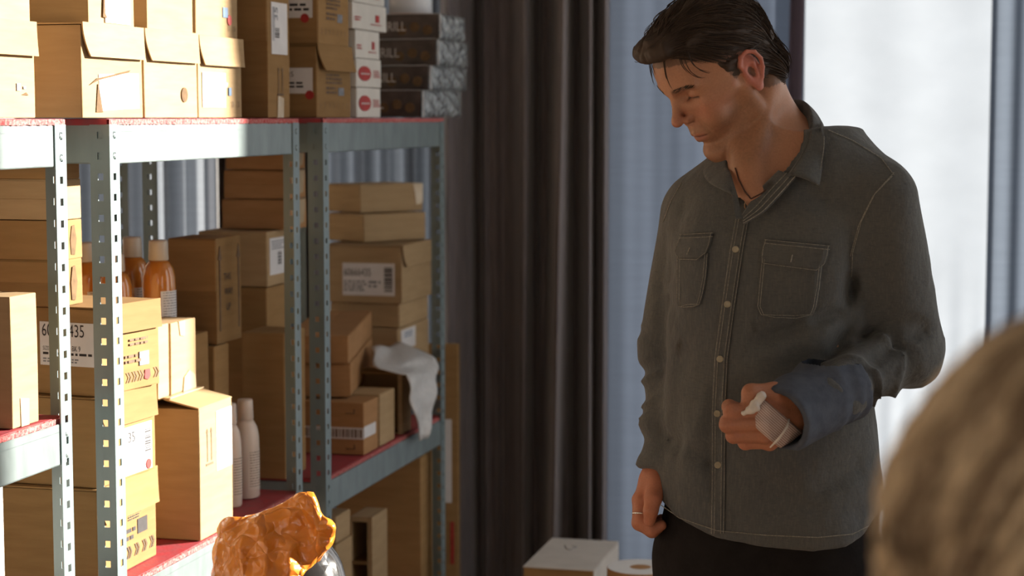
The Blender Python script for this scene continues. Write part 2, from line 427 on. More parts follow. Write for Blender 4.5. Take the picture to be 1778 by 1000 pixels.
# ------------------------------------------------------------------ lettering and labels
_FONTS = {}
def text_vf(s, size, align='LEFT'):
    cu = bpy.data.curves.new('lettering', 'FONT'); cu.body = s; cu.size = size; cu.resolution_u = 3
    cu.align_x = align; cu.align_y = 'BOTTOM_BASELINE'
    o = bpy.data.objects.new('lettering', cu); COL.objects.link(o)
    dg = bpy.context.evaluated_depsgraph_get(); me = bpy.data.meshes.new_from_object(o.evaluated_get(dg))
    v = [tuple(x.co) for x in me.vertices]; f = [tuple(p.vertices) for p in me.polygons]
    bpy.data.objects.remove(o); bpy.data.curves.remove(cu); bpy.data.meshes.remove(me)
    return v, f
class Face:
    """drawing plane on a box face: (a across, b up, off outwards) -> box-local point"""
    def __init__(s, w, dp, which):
        s.w, s.dp, s.k = w, dp, which
    def pt(s, a, b, off):
        if s.k == 'front': return (-s.w / 2 + a, -s.dp / 2 - off, b)
        if s.k == 'side': return (-s.w / 2 - off, -s.dp / 2 - a, b)     # a is negative towards the back (leftwards in view)
        if s.k == 'top': return (-s.w / 2 + a, -s.dp / 2 + b, off)
    def poly(s, name, pts, m, parent, off=0.0016, th=0.0016):
        n = len(pts)
        v = [s.pt(a, b, off) for a, b in pts] + [s.pt(a, b, off - th) for a, b in pts]
        f = [tuple(range(n)), tuple(range(2 * n - 1, n - 1, -1))] + [(i, n + i, n + (i + 1) % n, (i + 1) % n) for i in range(n)]
        return mesh_obj(name, v, f, m, parent)
    def rect(s, name, a0, a1, b0, b1, m, parent, off=0.0016, rot=0.0):
        c = ((a0 + a1) / 2, (b0 + b1) / 2); q = []
        for a, b in ((a0, b0), (a1, b0), (a1, b1), (a0, b1)):
            da, db = a - c[0], b - c[1]
            q.append((c[0] + da * math.cos(rot) - db * math.sin(rot), c[1] + da * math.sin(rot) + db * math.cos(rot)))
        return s.poly(name, q, m, parent, off)
    def disc(s, name, a, b, r, m, parent, off=0.0020, squash=1.0):
        return s.poly(name, [(a + r * math.cos(t * math.pi / 9), b + r * squash * math.sin(t * math.pi / 9)) for t in range(18)], m, parent, off)
    def marks(s, name, rects, m, parent, off=0.0019):
        """many little printed bars in one mesh"""
        V = []; Fc = []
        for a0, a1, b0, b1 in rects:
            o = len(V); V += [s.pt(a0, b0, off), s.pt(a1, b0, off), s.pt(a1, b1, off), s.pt(a0, b1, off)]; Fc.append((o, o + 1, o + 2, o + 3))
        return mesh_obj(name, V, Fc, m, parent)
    def text(s, txt, a, b, size, m, parent, off=0.0021, rot=0.0, name='lettering', sx=1.0):
        v, f = text_vf(txt, size); c, sn = math.cos(rot), math.sin(rot)
        v = [s.pt(a + (x * sx * c - y * sn), b + (x * sx * sn + y * c), off) for x, y, z in v]
        return mesh_obj(name, v, f, m, parent)
    def chevrons(s, a0, a1, b, h, n, m, parent, off=0.0019, double=True):
        V = []; Fc = []
        for i in range(n):
            for j in ((0, 1) if double else (0,)):
                x = a0 + (a1 - a0) * (i + .2) / n + j * h * .42; t = h * .16
                o = len(V)
                V += [s.pt(p, q, off) for p, q in ((x, b), (x + t, b), (x + h * .35 + t, b + h / 2), (x + h * .35, b + h / 2), (x, b + h), (x + t, b + h))]
                Fc += [(o, o + 1, o + 2, o + 3), (o + 3, o + 2, o + 5, o + 4)]
        return mesh_obj('chevron_print', V, Fc, m, parent)
    def code(s, a0, a1, b0, b1, m, parent, n=14, off=0.0019, vertical=False):
        rr = random.Random(int((a0 + b0 + a1) * 1e5)); R = []
        L = (b1 - b0) if vertical else (a1 - a0); p = 0.0
        while p < L:
            wd = L / n * rr.choice((.35, .6, .9)); e = min(p + wd, L)
            R.append((a0, a1, b0 + p, b0 + e) if vertical else (a0 + p, a0 + e, b0, b1)); p += wd + L / n * rr.choice((.3, .5))
        return s.marks('barcode', R, m, parent, off)
    def lines(s, a0, a1, b0, b1, rows, m, parent, off=0.0019, seed=1):
        """rows of illegibly small print"""
        rr = random.Random(seed); R = []; h = (b1 - b0) / rows
        for i in range(rows):
            y = b1 - (i + .8) * h; x = a0; end = a1 - rr.uniform(0, .35) * (a1 - a0)
            while x < end:
                wl = rr.uniform(.6, 2.2) * h; R.append((x, min(x + wl, a1), y, y + h * .55)); x += wl + h * .45
        return s.marks('small_print', R, m, parent, off)
    def arrows(s, a, b, h, gap, m, parent, off=0.0019):
        V = []; Fc = []; t = h * .02 + .0006; hw = h * .06 + .001
        for k in (0, 1):
            x = a + k * gap; o = len(V)
            V += [s.pt(p, q, off) for p, q in ((x - t, b), (x + t, b), (x + t, b + h * .85), (x - t, b + h * .85), (x - hw, b + h * .85), (x + hw, b + h * .85), (x, b + h))]
            Fc += [(o, o + 1, o + 2, o + 3), (o + 4, o + 5, o + 6)]
        o = len(V); V += [s.pt(p, q, off) for p, q in ((a - hw * 1.5, b - t * 4), (a + gap + hw * 1.5, b - t * 4), (a + gap + hw * 1.5, b - t * 1.5), (a - hw * 1.5, b - t * 1.5))]
        Fc.append((o, o + 1, o + 2, o + 3))
        return mesh_obj('arrow_print', V, Fc, m, parent)

# ------------------------------------------------------------------ cartons
class Box:
    pass
def frame_box(uN, uF, d, vt, dp, zb=None, vb=None, yaw=0.0, w=None, h=None):
    """near front edge at pixel column uN on the plane d behind the shelf front"""
    vm = vt if vb is None else (vt + vb) / 2
    a = SANG + yaw; s = np.array((math.cos(a), math.sin(a), 0)); n = np.array((-s[1], s[0], 0))
    p = on_plane(uN, vm + (60 if vb is None else 0), d)
    if w is None:
        q = on_plane(uF, vm + (60 if vb is None else 0), 0, s, p); w = float(np.dot(q - p, s)) - .005; p = p + s * .0025
    z0 = z_at(p, vb) if zb is None else zb
    z1 = z_at(p, vt) if h is None else z0 + h
    B = Box(); B.w, B.dp, B.h, B.z0, B.z1, B.a = w, dp, z1 - z0, z0, z1, a
    c = p + s * (w / 2) + n * (dp / 2); B.loc = (c[0], c[1], z0 + .0004)
    B.front = Face(w, dp, 'front'); B.side = Face(w, dp, 'side'); B.top = Face(w, dp, 'top')
    return B
def carton_mesh(w, dp, h, seed=0, dent=0.0009):
    """closed carton: bevelled, with the butt seam of the top flaps and slightly bowed faces"""
    bm = bmesh.new(); bm_box(bm, -w / 2, w / 2, -dp / 2, dp / 2, 0, h, 0.0022, 2)
    rr = random.Random(seed)
    bmesh.ops.subdivide_edges(bm, edges=[e for e in bm.edges if e.calc_length() > .04], cuts=2, use_grid_fill=True)
    for v in bm.verts:
        k = (math.sin(v.co.x * 31 + seed) + math.sin(v.co.y * 27 + seed * 1.7) + math.sin(v.co.z * 24 + seed * .6)) * dent * .5
        if abs(v.co.y + dp / 2) < .001: v.co.y -= k
        elif abs(v.co.x + w / 2) < .001: v.co.x -= k
        elif abs(v.co.z - h) < .001: v.co.z -= abs(k) * .6
    return bm
NBOX = [0]
def carton(B, name, label, m=None, style='flap', group=None, seam=True, lidf=0.36, tape=False, cat='box', curl=0.004):
    m = m or KRAFT; NBOX[0] += 1; sd = NBOX[0]
    r = empty(name, B.loc, B.a, label, cat, group); B.r = r
    w, dp, h = B.w, B.dp, B.h
    if style == 'flap':
        bm = carton_mesh(w, dp, h, sd); B.body = bm_obj('body', bm, m, r)
        if seam:      # two top flaps with a gap along the middle
            t = .0022
            for k, (y0, y1) in enumerate(((-dp / 2 + .001, -.0012), (.0012, dp / 2 - .001))):
                box_obj('top_flap', -w / 2 + .001, w / 2 - .001, y0, y1, h - .0012, h + t * .35, m, r, bevel=.0006)
        # side seam where the end flaps tuck (a shallow raised ply on the near end face)
        if seam and h > .05:
            box_obj('end_flap', -w / 2 - .0011, -w / 2 + .001, -dp / 2 + .002, dp / 2 - .002, h * .5 + .001, h - .002, m, r, bevel=.0005)
    elif style == 'tuck':   # shoe box: body with a hinged lid whose front flap hangs outside with curved corners
        lh = h * lidf; t = .0025
        bm = carton_mesh(w, dp, h - t - .001, sd); B.body = bm_obj('body', bm, m, r)
        rad = min(lh * .95, w * .45); pts = []
        nx_, nz_ = 12, 8
        V = []; Fc = []
        def fl(i, j):
            f = i / nx_; g = j / nz_                       # g 0 at the top fold, 1 at the free edge
            inset = .09 * w * (g ** 2.2)
            x = -w / 2 + inset * (1 - f) + (w + .003) * f - .0015 * (1 - 2 * f) * 0
            x = -w / 2 - .0015 + inset + (w + .003 - inset - .012 * w * g) * f
            y = -dp / 2 - .0018 - curl * (g ** 1.5) - .0012 * math.sin(f * 3.1) * g
            return (x, y, h + .001 - lh * g)
        for j in range(nz_ + 1):
            for i in range(nx_ + 1): V.append(fl(i, j))
        n1 = len(V)
        for j in range(nz_ + 1):
            for i in range(nx_ + 1): q = fl(i, j); V.append((q[0], q[1] - t, q[2]))
        W = nx_ + 1
        for j in range(nz_):
            for i in range(nx_):
                a = j * W + i; Fc.append((a, a + 1, a + W + 1, a + W)); Fc.append((n1 + a, n1 + a + W, n1 + a + W + 1, n1 + a + 1))
        ring = [i for i in range(W)] + [j * W + nx_ for j in range(1, nz_ + 1)] + [nz_ * W + i for i in range(nx_ - 1, -1, -1)] + [j * W for j in range(nz_ - 1, 0, -1)]
        for k in range(len(ring)):
            a, b = ring[k], ring[(k + 1) % len(ring)]; Fc.append((a, n1 + a, n1 + b, b))
        o = len(V)
        tv, tf = [], []
        x0, x1, y0, y1, z0, z1 = -w / 2 - .0015, w / 2 + .0015, -dp / 2 - .0043, dp / 2, h - t, h
        tv = [(x0, y0, z0), (x1, y0, z0), (x1, y1, z0), (x0, y1, z0), (x0, y0, z1), (x1, y0, z1), (x1, y1, z1), (x0, y1, z1)]
        tf = [(0, 3, 2, 1), (4, 5, 6, 7), (0, 1, 5, 4), (1, 2, 6, 5), (2, 3, 7, 6), (3, 0, 4, 7)]
        V, Fc = merge((V, Fc), (tv, tf))
        B.lid = mesh_obj('lid', V, Fc, m, r)
    elif style == 'cap':    # lift-off lid overlapping the body on all sides
        lh = h * lidf
        bm = carton_mesh(w - .005, dp - .005, h - .002, sd); B.body = bm_obj('body', bm, m, r)
        bm = bmesh.new(); t = .002
        x, y = w / 2, dp / 2
        bm_box(bm, -x, x, -y, y, h - t, h, .0006); bm_box(bm, -x, x, -y, -y + t, h - lh, h - t); bm_box(bm, -x, x, y - t, y, h - lh, h - t)
        bm_box(bm, -x, -x + t, -y + t, y - t, h - lh, h - t); bm_box(bm, x - t, x, -y + t, y - t, h - lh, h - t)
        B.lid = bm_obj('lid', bm, m, r)
    if tape:
        B.front.poly('packing_tape', [(w * .30, h + .0006), (w * .70, h + .0006), (w * .69, h * .62), (w * .60, h * .60), (w * .50, h * .63), (w * .31, h * .61)], TAPE, r)
        if style == 'flap': box_obj('packing_tape', -w * .2, w * .2, -dp / 2, dp / 2, h + .0006, h + .0013, TAPE, r)
    return r
G1 = 'shoe boxes on the top shelves'
zt = ZTOP + .001
BACK = .30
# --- near unit, top
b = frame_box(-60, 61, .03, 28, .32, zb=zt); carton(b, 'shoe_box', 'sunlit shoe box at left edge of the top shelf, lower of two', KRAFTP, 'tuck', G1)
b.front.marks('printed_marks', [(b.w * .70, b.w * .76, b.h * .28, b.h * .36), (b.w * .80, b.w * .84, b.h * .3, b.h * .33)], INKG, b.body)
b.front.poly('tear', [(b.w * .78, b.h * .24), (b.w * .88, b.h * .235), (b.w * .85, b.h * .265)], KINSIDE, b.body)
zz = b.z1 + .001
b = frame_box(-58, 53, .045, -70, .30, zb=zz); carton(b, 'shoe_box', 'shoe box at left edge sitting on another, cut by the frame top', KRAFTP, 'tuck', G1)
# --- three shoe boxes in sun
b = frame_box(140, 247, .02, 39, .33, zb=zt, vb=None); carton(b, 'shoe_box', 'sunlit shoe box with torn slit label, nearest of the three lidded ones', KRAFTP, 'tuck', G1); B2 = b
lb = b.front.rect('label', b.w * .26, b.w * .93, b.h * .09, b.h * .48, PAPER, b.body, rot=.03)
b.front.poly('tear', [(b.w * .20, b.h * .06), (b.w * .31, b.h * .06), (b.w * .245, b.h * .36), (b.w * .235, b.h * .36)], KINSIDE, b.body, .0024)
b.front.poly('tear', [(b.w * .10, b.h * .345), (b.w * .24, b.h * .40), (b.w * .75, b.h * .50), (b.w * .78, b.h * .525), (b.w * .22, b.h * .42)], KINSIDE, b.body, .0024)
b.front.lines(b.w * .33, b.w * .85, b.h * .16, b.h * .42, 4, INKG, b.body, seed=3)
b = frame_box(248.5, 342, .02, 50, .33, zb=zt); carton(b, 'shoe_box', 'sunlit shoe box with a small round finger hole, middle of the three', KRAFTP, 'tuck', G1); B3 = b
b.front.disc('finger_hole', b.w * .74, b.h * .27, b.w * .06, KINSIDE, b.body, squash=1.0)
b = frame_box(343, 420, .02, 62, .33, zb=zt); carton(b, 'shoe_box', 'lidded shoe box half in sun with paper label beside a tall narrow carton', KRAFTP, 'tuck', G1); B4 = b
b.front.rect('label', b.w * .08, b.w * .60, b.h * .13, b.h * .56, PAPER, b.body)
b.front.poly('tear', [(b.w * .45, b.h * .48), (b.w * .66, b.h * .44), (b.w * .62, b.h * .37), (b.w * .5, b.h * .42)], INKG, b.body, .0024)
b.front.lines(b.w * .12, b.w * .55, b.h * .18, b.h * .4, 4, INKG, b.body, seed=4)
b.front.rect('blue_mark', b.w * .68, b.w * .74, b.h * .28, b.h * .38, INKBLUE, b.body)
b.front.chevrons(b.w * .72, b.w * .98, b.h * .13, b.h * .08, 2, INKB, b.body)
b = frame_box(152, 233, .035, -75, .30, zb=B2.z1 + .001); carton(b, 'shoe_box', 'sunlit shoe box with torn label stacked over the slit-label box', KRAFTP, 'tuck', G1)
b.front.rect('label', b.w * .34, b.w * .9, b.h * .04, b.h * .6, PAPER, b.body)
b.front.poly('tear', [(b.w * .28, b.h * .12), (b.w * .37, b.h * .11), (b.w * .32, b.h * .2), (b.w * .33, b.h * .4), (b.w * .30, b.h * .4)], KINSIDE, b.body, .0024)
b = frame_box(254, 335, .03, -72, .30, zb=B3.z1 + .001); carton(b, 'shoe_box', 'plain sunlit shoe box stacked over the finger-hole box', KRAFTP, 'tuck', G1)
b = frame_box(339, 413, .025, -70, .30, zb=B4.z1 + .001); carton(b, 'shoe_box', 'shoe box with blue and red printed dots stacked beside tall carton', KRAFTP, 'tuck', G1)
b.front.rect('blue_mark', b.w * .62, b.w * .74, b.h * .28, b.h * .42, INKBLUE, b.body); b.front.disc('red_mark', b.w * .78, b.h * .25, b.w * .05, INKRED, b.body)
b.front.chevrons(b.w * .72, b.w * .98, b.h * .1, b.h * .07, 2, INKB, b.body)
# --- tall narrow carton
b = frame_box(463, 503, .015, -60, .30, zb=zt); carton(b, 'tall_carton', 'tall narrow carton with a printed strip label and up arrows, top shelf', KRAFT, 'flap')
hv = lambda v, b_=b: z_at(on_plane(463, v, .015), v) - b_.z0
l = b.front.rect('label', b.w * .15, b.w * .86, hv(93), hv(2), PAPER, b.body)
b.front.text('35', b.w * .42, hv(35), .030, INKG, l, rot=math.pi / 2 * 0 + math.pi / 2)
b.front.code(b.w * .30, b.w * .50, hv(64), hv(46), INK, l, n=7, vertical=True); b.front.lines(b.w * .18, b.w * .30, hv(70), hv(10), 26, INKG, l)
b.front.arrows(b.w * .45, hv(160), hv(115) - hv(160), b.w * .17, INKB, b.body)
b.front.poly('packing_tape', [(b.w * .38, 0.0), (b.w * .66, 0.0), (b.w * .68, hv(170)), (b.w * .42, hv(166))], TAPE, b.body)
# --- farthest unit, top
G2 = 'printed shoe boxes on the far top shelf'
b = frame_box(549, 609, .02, 77, .30, zb=zt); B6 = b
carton(b, 'shoe_box', 'shoe box with a loose curved lid flap and chevron print, lower of two', KRAFT, 'tuck', G2, curl=.012, lidf=.36)
def printed(b):
    b.front.lines(b.w * .25, b.w * .72, b.h * .46, b.h * .62, 3, INKB, b.body, seed=9)
    b.front.lines(b.w * .25, b.w * .58, b.h * .32, b.h * .44, 2, INKB, b.body, seed=8)
    b.front.rect('square_print', b.w * .62, b.w * .78, b.h * .31, b.h * .42, INKG, b.body)
    b.front.chevrons(b.w * .05, b.w * .95, b.h * .13, b.h * .08, 7, INKB, b.body, double=False)
def sidelabel(b, dot=True):
    l = b.side.rect('label', -.070, -.009, b.h * .33, b.h * .68, PAPER, b.body)
    b.side.lines(-.065, -.02, b.h * .4, b.h * .5, 2, INK, l, seed=5); b.side.text('35', -.068, b.h * .56, .016, INK, l)
    if dot: b.side.disc('red_sticker', -.016, b.h * .31, .010, INKRED, b.body)
printed(b); sidelabel(b)
b = frame_box(551, 605, .018, -58, .30, zb=B6.z1 + .001); carton(b, 'shoe_box', 'shoe box with square print and red sticker on the loose-lid box', KRAFT, 'flap', G2, seam=False)
printed(b)
l = b.side.rect('label', -.070, -.012, b.h * .34, b.h * .7, PAPER, b.body); b.side.lines(-.065, -.02, b.h * .42, b.h * .54, 2, INK, l, seed=6); b.side.disc('red_sticker', -.03, b.h * .335, .010, INKRED, b.body)
# --- white boxes
def white_box(u0, u1, vt, zb, d, kind, label):
    b = frame_box(u0, u1, d, vt, .12, zb=zb); carton(b, 'white_box', label, WHITEB, 'flap', 'small white boxes in a stack', seam=False)
    if kind == 'oval':
        o = b.front.disc('red_oval_emblem', b.w * .32, b.h * .48, b.w * .25, INKRED, b.body, squash=1.0 * b.h / b.w * 1.05 if b.h < b.w else 1)
        b.front.lines(b.w * .16, b.w * .50, b.h * .43, b.h * .52, 1, INKWHITE, o, off=.0026)
        b.front.lines(b.w * .66, b.w * .97, b.h * .34, b.h * .62, 4, INKRED, b.body, seed=2)
    else:
        b.front.rect('red_stamp', b.w * .66, b.w * .76, b.h * .34, b.h * .62, INKRED, b.body); b.front.lines(b.w * .05, b.w * .22, b.h * .3, b.h * .5, 2, INKRED, b.body)
        b.front.lines(b.w * .5, b.w * .82, b.h * .2, b.h * .28, 1, INKRED, b.body)
    return b
b = white_box(619, 661, 152, zt, .016, 'oval', 'white box with red oval emblem, lowest of its stack')
b = white_box(618, 662, 101, b.z1 + .001, .015, 'oval', 'white box with red oval emblem, second from the bottom')
b = white_box(617, 660, 51, b.z1 + .001, .016, 'stamp', 'white box with small red stamp, third from the bottom')
b = white_box(612, 672, 3, b.z1 + .001, .010, 'stamp', 'larger white box with red stamp overhanging the white stack')
b = white_box(612, 668, -45, b.z1 + .001, .012, 'stamp', 'white box atop the white stack, cut by the frame top')
# --- film-wrapped grill boxes
DARKP = mat('dark_printed_carton', (0.050, 0.036, 0.030), 0.35, spec=0.5, col2=(0.10, 0.075, 0.062), nscale=(16, 16, 22), coat=0.3)
FILM = mat('crinkled_clear_film', (0.36, 0.39, 0.40), 0.16, spec=0.8, col2=(0.08, 0.085, 0.09), nscale=(50, 50, 26), bump=1.0, bscale=(60, 60, 38), coat=0.6)
FILME = mat('film_weld_edge', (0.5, 0.5, 0.5), 0.25, spec=0.7, bump=.6, bscale=(90, 90, 90))
zb = zt + .001
for i, (uc, ue, v) in enumerate(((731, 800, 157), (744, 809, 114), (757, 811, 68), (761, 806, 24))):
    b = frame_box(uc, ue, -.004 - .0 * i, v, .26, zb=zb); zb = b.z1 + .0025
    carton(b, 'grill_box', 'dark film-wrapped box lettered GRILL, ' + ('lowest', 'second from the bottom', 'third from the bottom', 'topmost')[i] + ' of the stack', DARKP, 'flap', 'film-wrapped grill boxes', seam=False)
    b.side.text('GRILL', -.175 + .012 * (i % 2), b.h * .32, .034, INKWHITE, b.body, sx=.85)
    for k in range(3): b.side.disc('burner_print', -.03 - .035 * k, b.h * (.35 + .12 * (k % 2)), .013, KINSIDE, b.body, .0016)
    # gathered film over the front end
    bm = bmesh.new(); w2, h2 = b.w / 2, b.h
    nx_, nz_ = 26, 12; rr = random.Random(40 + i); grid = []
    for j in range(nz_ + 1):
        row = []
        for k in range(nx_ + 1):
            f, g = k / nx_, j / nz_
            e = min(f, 1 - f, g, 1 - g) * 4; bul = min(1, max(0, e)) ** .6
            y = -b.dp / 2 - .002 - .007 * bul - .0035 * math.sin(f * 23 + g * 11 + i) * bul - rr.uniform(0, .003) * bul
            row.append(bm.verts.new((-w2 - .001 + (b.w + .002) * f, y, -.0005 + (h2 + .001) * g)))
        grid.append(row)
    for j in range(nz_):
        for k in range(nx_): bm.faces.new((grid[j][k], grid[j][k + 1], grid[j + 1][k + 1], grid[j + 1][k]))
    bm_obj('film_wrap', bm, FILM, b.r, smooth=False)
    pts = [(-w2 - .0015, -b.dp / 2 + y_, h2 + .0006) for y_ in np.linspace(0, .25, 14)]
    v_, f_ = tube([(p[0] + rr.uniform(-.0006, .0006), p[1], p[2] + rr.uniform(-.0006, .0008)) for p in pts], .0011, 5); mesh_obj('film_weld', v_, f_, FILME, b.r)
    pts = [(-w2 - .002 + rr.uniform(-.001, .001), -b.dp / 2 - .006 + rr.uniform(-.002, .002), z_) for z_ in np.linspace(0, h2, 10)]
    v_, f_ = tube(pts, .0022, 5); mesh_obj('film_weld', v_, f_, FILME, b.r)
# roll standing on the grill boxes
ROLLM = mat('glossy_white_film_roll', (0.72, 0.74, 0.78), 0.22, spec=0.6, noise=0.1, nscale=(2, 2, 2))
pr = on_plane(713, 22, .10); rr_ = (P(752, 20, pr[1])[0] - P(676, 20, pr[1])[0]) / 2
ro = empty('film_roll', (pr[0], pr[1], zb), 0, 'glossy white film roll standing on the stacked grill boxes', 'roll')
v, f = lathe([(rr_ - .003, 0), (rr_, .003), (rr_, .117), (rr_ - .003, .12), (.02, .12)], 36); mesh_obj('film_winding', v, f, ROLLM, ro, True)
v, f = lathe([(.019, .0), (.019, .124), (.016, .124)], 20); mesh_obj('core', v, f, KRAFT, ro, True)
v, f = lathe([(rr_ + .0015, -.0003), (rr_ + .0015, .003), (rr_ - .01, .003)], 36); mesh_obj('end_disc', v, f, mat('pinkish_end_disc', (.55, .36, .30), .6, noise=.1), ro, True)
# ------------------------------------------------------------------ middle unit
def on_z(u, v, z):
    r = ray(u, v); k = (z - CAMH) / r[2]; return CAM0 + r * k
def d_of(p): return float(np.dot(p - O, N))
def t_of(p): return float(np.dot(p - O, S))
zm = ZMB + .001
R = math.radians
G3 = 'big labelled shoe boxes in the middle bay'
b1 = frame_box(168, 272, .046, 851, .30, zb=zm); carton(b1, 'shoe_box', 'kraft shoe box with chevron print standing on the red middle shelf, bottom of its stack', KRAFT, 'tuck', G3, lidf=.40)
f = b1.front; h, w = b1.h, b1.w
f.lines(w * .50, w * .74, h * .52, h * .60, 3, INK, b1.body, seed=12); f.lines(w * .45, w * .62, h * .30, h * .46, 2, INK, b1.body, seed=13)
f.rect('code_print', w * .66, w * .83, h * .34, h * .50, INK, b1.body); f.chevrons(w * .44, w * .98, h * .12, h * .13, 4, INK, b1.body)
b2 = frame_box(168, 270, .046, 692, .30, zb=b1.z1 + .001, yaw=R(-4)); carton(b2, 'shoe_box', 'kraft shoe box with large white front label and red dot, second in its stack', KRAFT, 'tuck', G3, lidf=.37)
f = b2.front; h, w = b2.h, b2.w
l = f.rect('label', w * .40, w * .93, h * .03, h * .58, PAPER, b2.body); f.text('35', w * .50, h * .40, .026, INK, l); f.code(w * .80, w * .91, h * .24, h * .50, INK, l, n=12, vertical=True)
f.lines(w * .45, w * .76, h * .18, h * .30, 2, INKG, l, seed=5); f.disc('red_sticker', w * .86, h * .09, w * .045, INKRED, b2.body, off=.003)
b3 = frame_box(168, 277, .046, 535, .30, zb=b2.z1 + .001, yaw=R(-9)); carton(b3, 'shoe_box', 'kraft shoe box with white end label numbered 60666435, top of its stack', KRAFT, 'tuck', G3, lidf=.33)
f = b3.front; h, w = b3.h, b3.w
f.lines(w * .50, w * .80, h * .50, h * .60, 2, INKB, b3.body, seed=14); f.lines(w * .42, w * .72, h * .30, h * .42, 2, INKB, b3.body, seed=15); f.rect('code_print', w * .66, w * .82, h * .26, h * .42, INKG, b3.body)
f.chevrons(w * .42, w * .72, h * .09, h * .12, 3, INKB, b3.body); f.poly('red_mark', [(w * .74, h * .10), (w * .80, h * .08), (w * .84, h * .12), (w * .83, h * .20), (w * .75, h * .20)], INKRED, b3.body); f.chevrons(w * .88, w * .98, h * .09, h * .12, 1, INKB, b3.body)
sd = b3.side
l = sd.rect('label', -.118, -.004, h * .33, h * .82, PAPER, b3.body)
sd.text('60666435', -.114, h * .66, .031, INK, l, sx=.72)
sd.text('SIZE 40', -.112, h * .50, .010, INK, l, sx=.7); sd.text('BK 9', -.052, h * .50, .013, INK, l, sx=.7)
sd.lines(-.112, -.008, h * .44, h * .49, 1, INK, l, seed=3); sd.lines(-.112, -.02, h * .36, h * .42, 2, INKG, l, seed=33)
# narrow boxes set back on top of them
zz = b3.z1 + .001
for i, (vt, lab) in enumerate(((454, 'narrow sunlit box lying on the numbered shoe box, lowest of four'), (384, 'narrow sunlit box with a long dark slit, second of four'), (313, 'narrow sunlit box above the slit one, third of four'), (268, 'topmost narrow box just under the middle shelf beam'))):
    b = frame_box(106 - i, 145 - 1.5 * i, .105, vt, .26, zb=zz); zz = b.z1 + .001
    carton(b, 'narrow_box', lab, KRAFTP if i == 2 else KRAFT, 'flap', 'narrow boxes stacked behind the near posts', seam=i != 1)
    if i < 2: b.front.poly('long_slit', [(b.w * .45, b.h * .12), (b.w * .62, b.h * .1), (b.w * .72, b.h * .5), (b.w * .62, b.h * .86), (b.w * .5, b.h * .84), (b.w * .42, b.h * .5)], KINSIDE, b.body)
# tall carton
t5 = T_of(345, 800)
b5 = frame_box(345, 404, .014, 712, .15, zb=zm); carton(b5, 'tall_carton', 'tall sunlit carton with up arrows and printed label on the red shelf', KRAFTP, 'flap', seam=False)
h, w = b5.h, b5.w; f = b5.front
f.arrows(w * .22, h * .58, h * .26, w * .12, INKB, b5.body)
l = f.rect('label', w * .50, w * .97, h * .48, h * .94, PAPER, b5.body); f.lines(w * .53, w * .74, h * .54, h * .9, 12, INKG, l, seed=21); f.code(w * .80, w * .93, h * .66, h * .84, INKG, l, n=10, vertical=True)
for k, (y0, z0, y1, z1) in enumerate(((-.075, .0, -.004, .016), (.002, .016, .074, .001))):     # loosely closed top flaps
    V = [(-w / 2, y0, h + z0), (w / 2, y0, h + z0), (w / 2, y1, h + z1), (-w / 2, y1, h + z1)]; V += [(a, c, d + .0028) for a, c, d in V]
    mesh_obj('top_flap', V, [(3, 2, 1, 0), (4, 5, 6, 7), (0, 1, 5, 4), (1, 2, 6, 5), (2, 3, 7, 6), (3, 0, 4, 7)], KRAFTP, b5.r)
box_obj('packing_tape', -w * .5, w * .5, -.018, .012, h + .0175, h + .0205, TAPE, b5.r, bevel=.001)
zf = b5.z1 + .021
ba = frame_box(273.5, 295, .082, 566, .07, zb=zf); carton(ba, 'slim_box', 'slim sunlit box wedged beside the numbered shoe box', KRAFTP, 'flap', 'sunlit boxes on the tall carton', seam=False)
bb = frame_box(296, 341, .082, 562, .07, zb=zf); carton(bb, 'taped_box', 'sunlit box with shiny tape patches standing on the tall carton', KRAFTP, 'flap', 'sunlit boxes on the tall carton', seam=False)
bb.front.poly('packing_tape', [(bb.w * .3, bb.h), (bb.w * .55, bb.h), (bb.w * .52, bb.h * .78), (bb.w * .36, bb.h * .80)], TAPE, bb.body); bb.front.poly('packing_tape', [(bb.w * .45, 0), (bb.w * .97, 0), (bb.w * .95, bb.h * .18), (bb.w * .7, bb.h * .28), (bb.w * .5, bb.h * .2)], TAPE, bb.body)
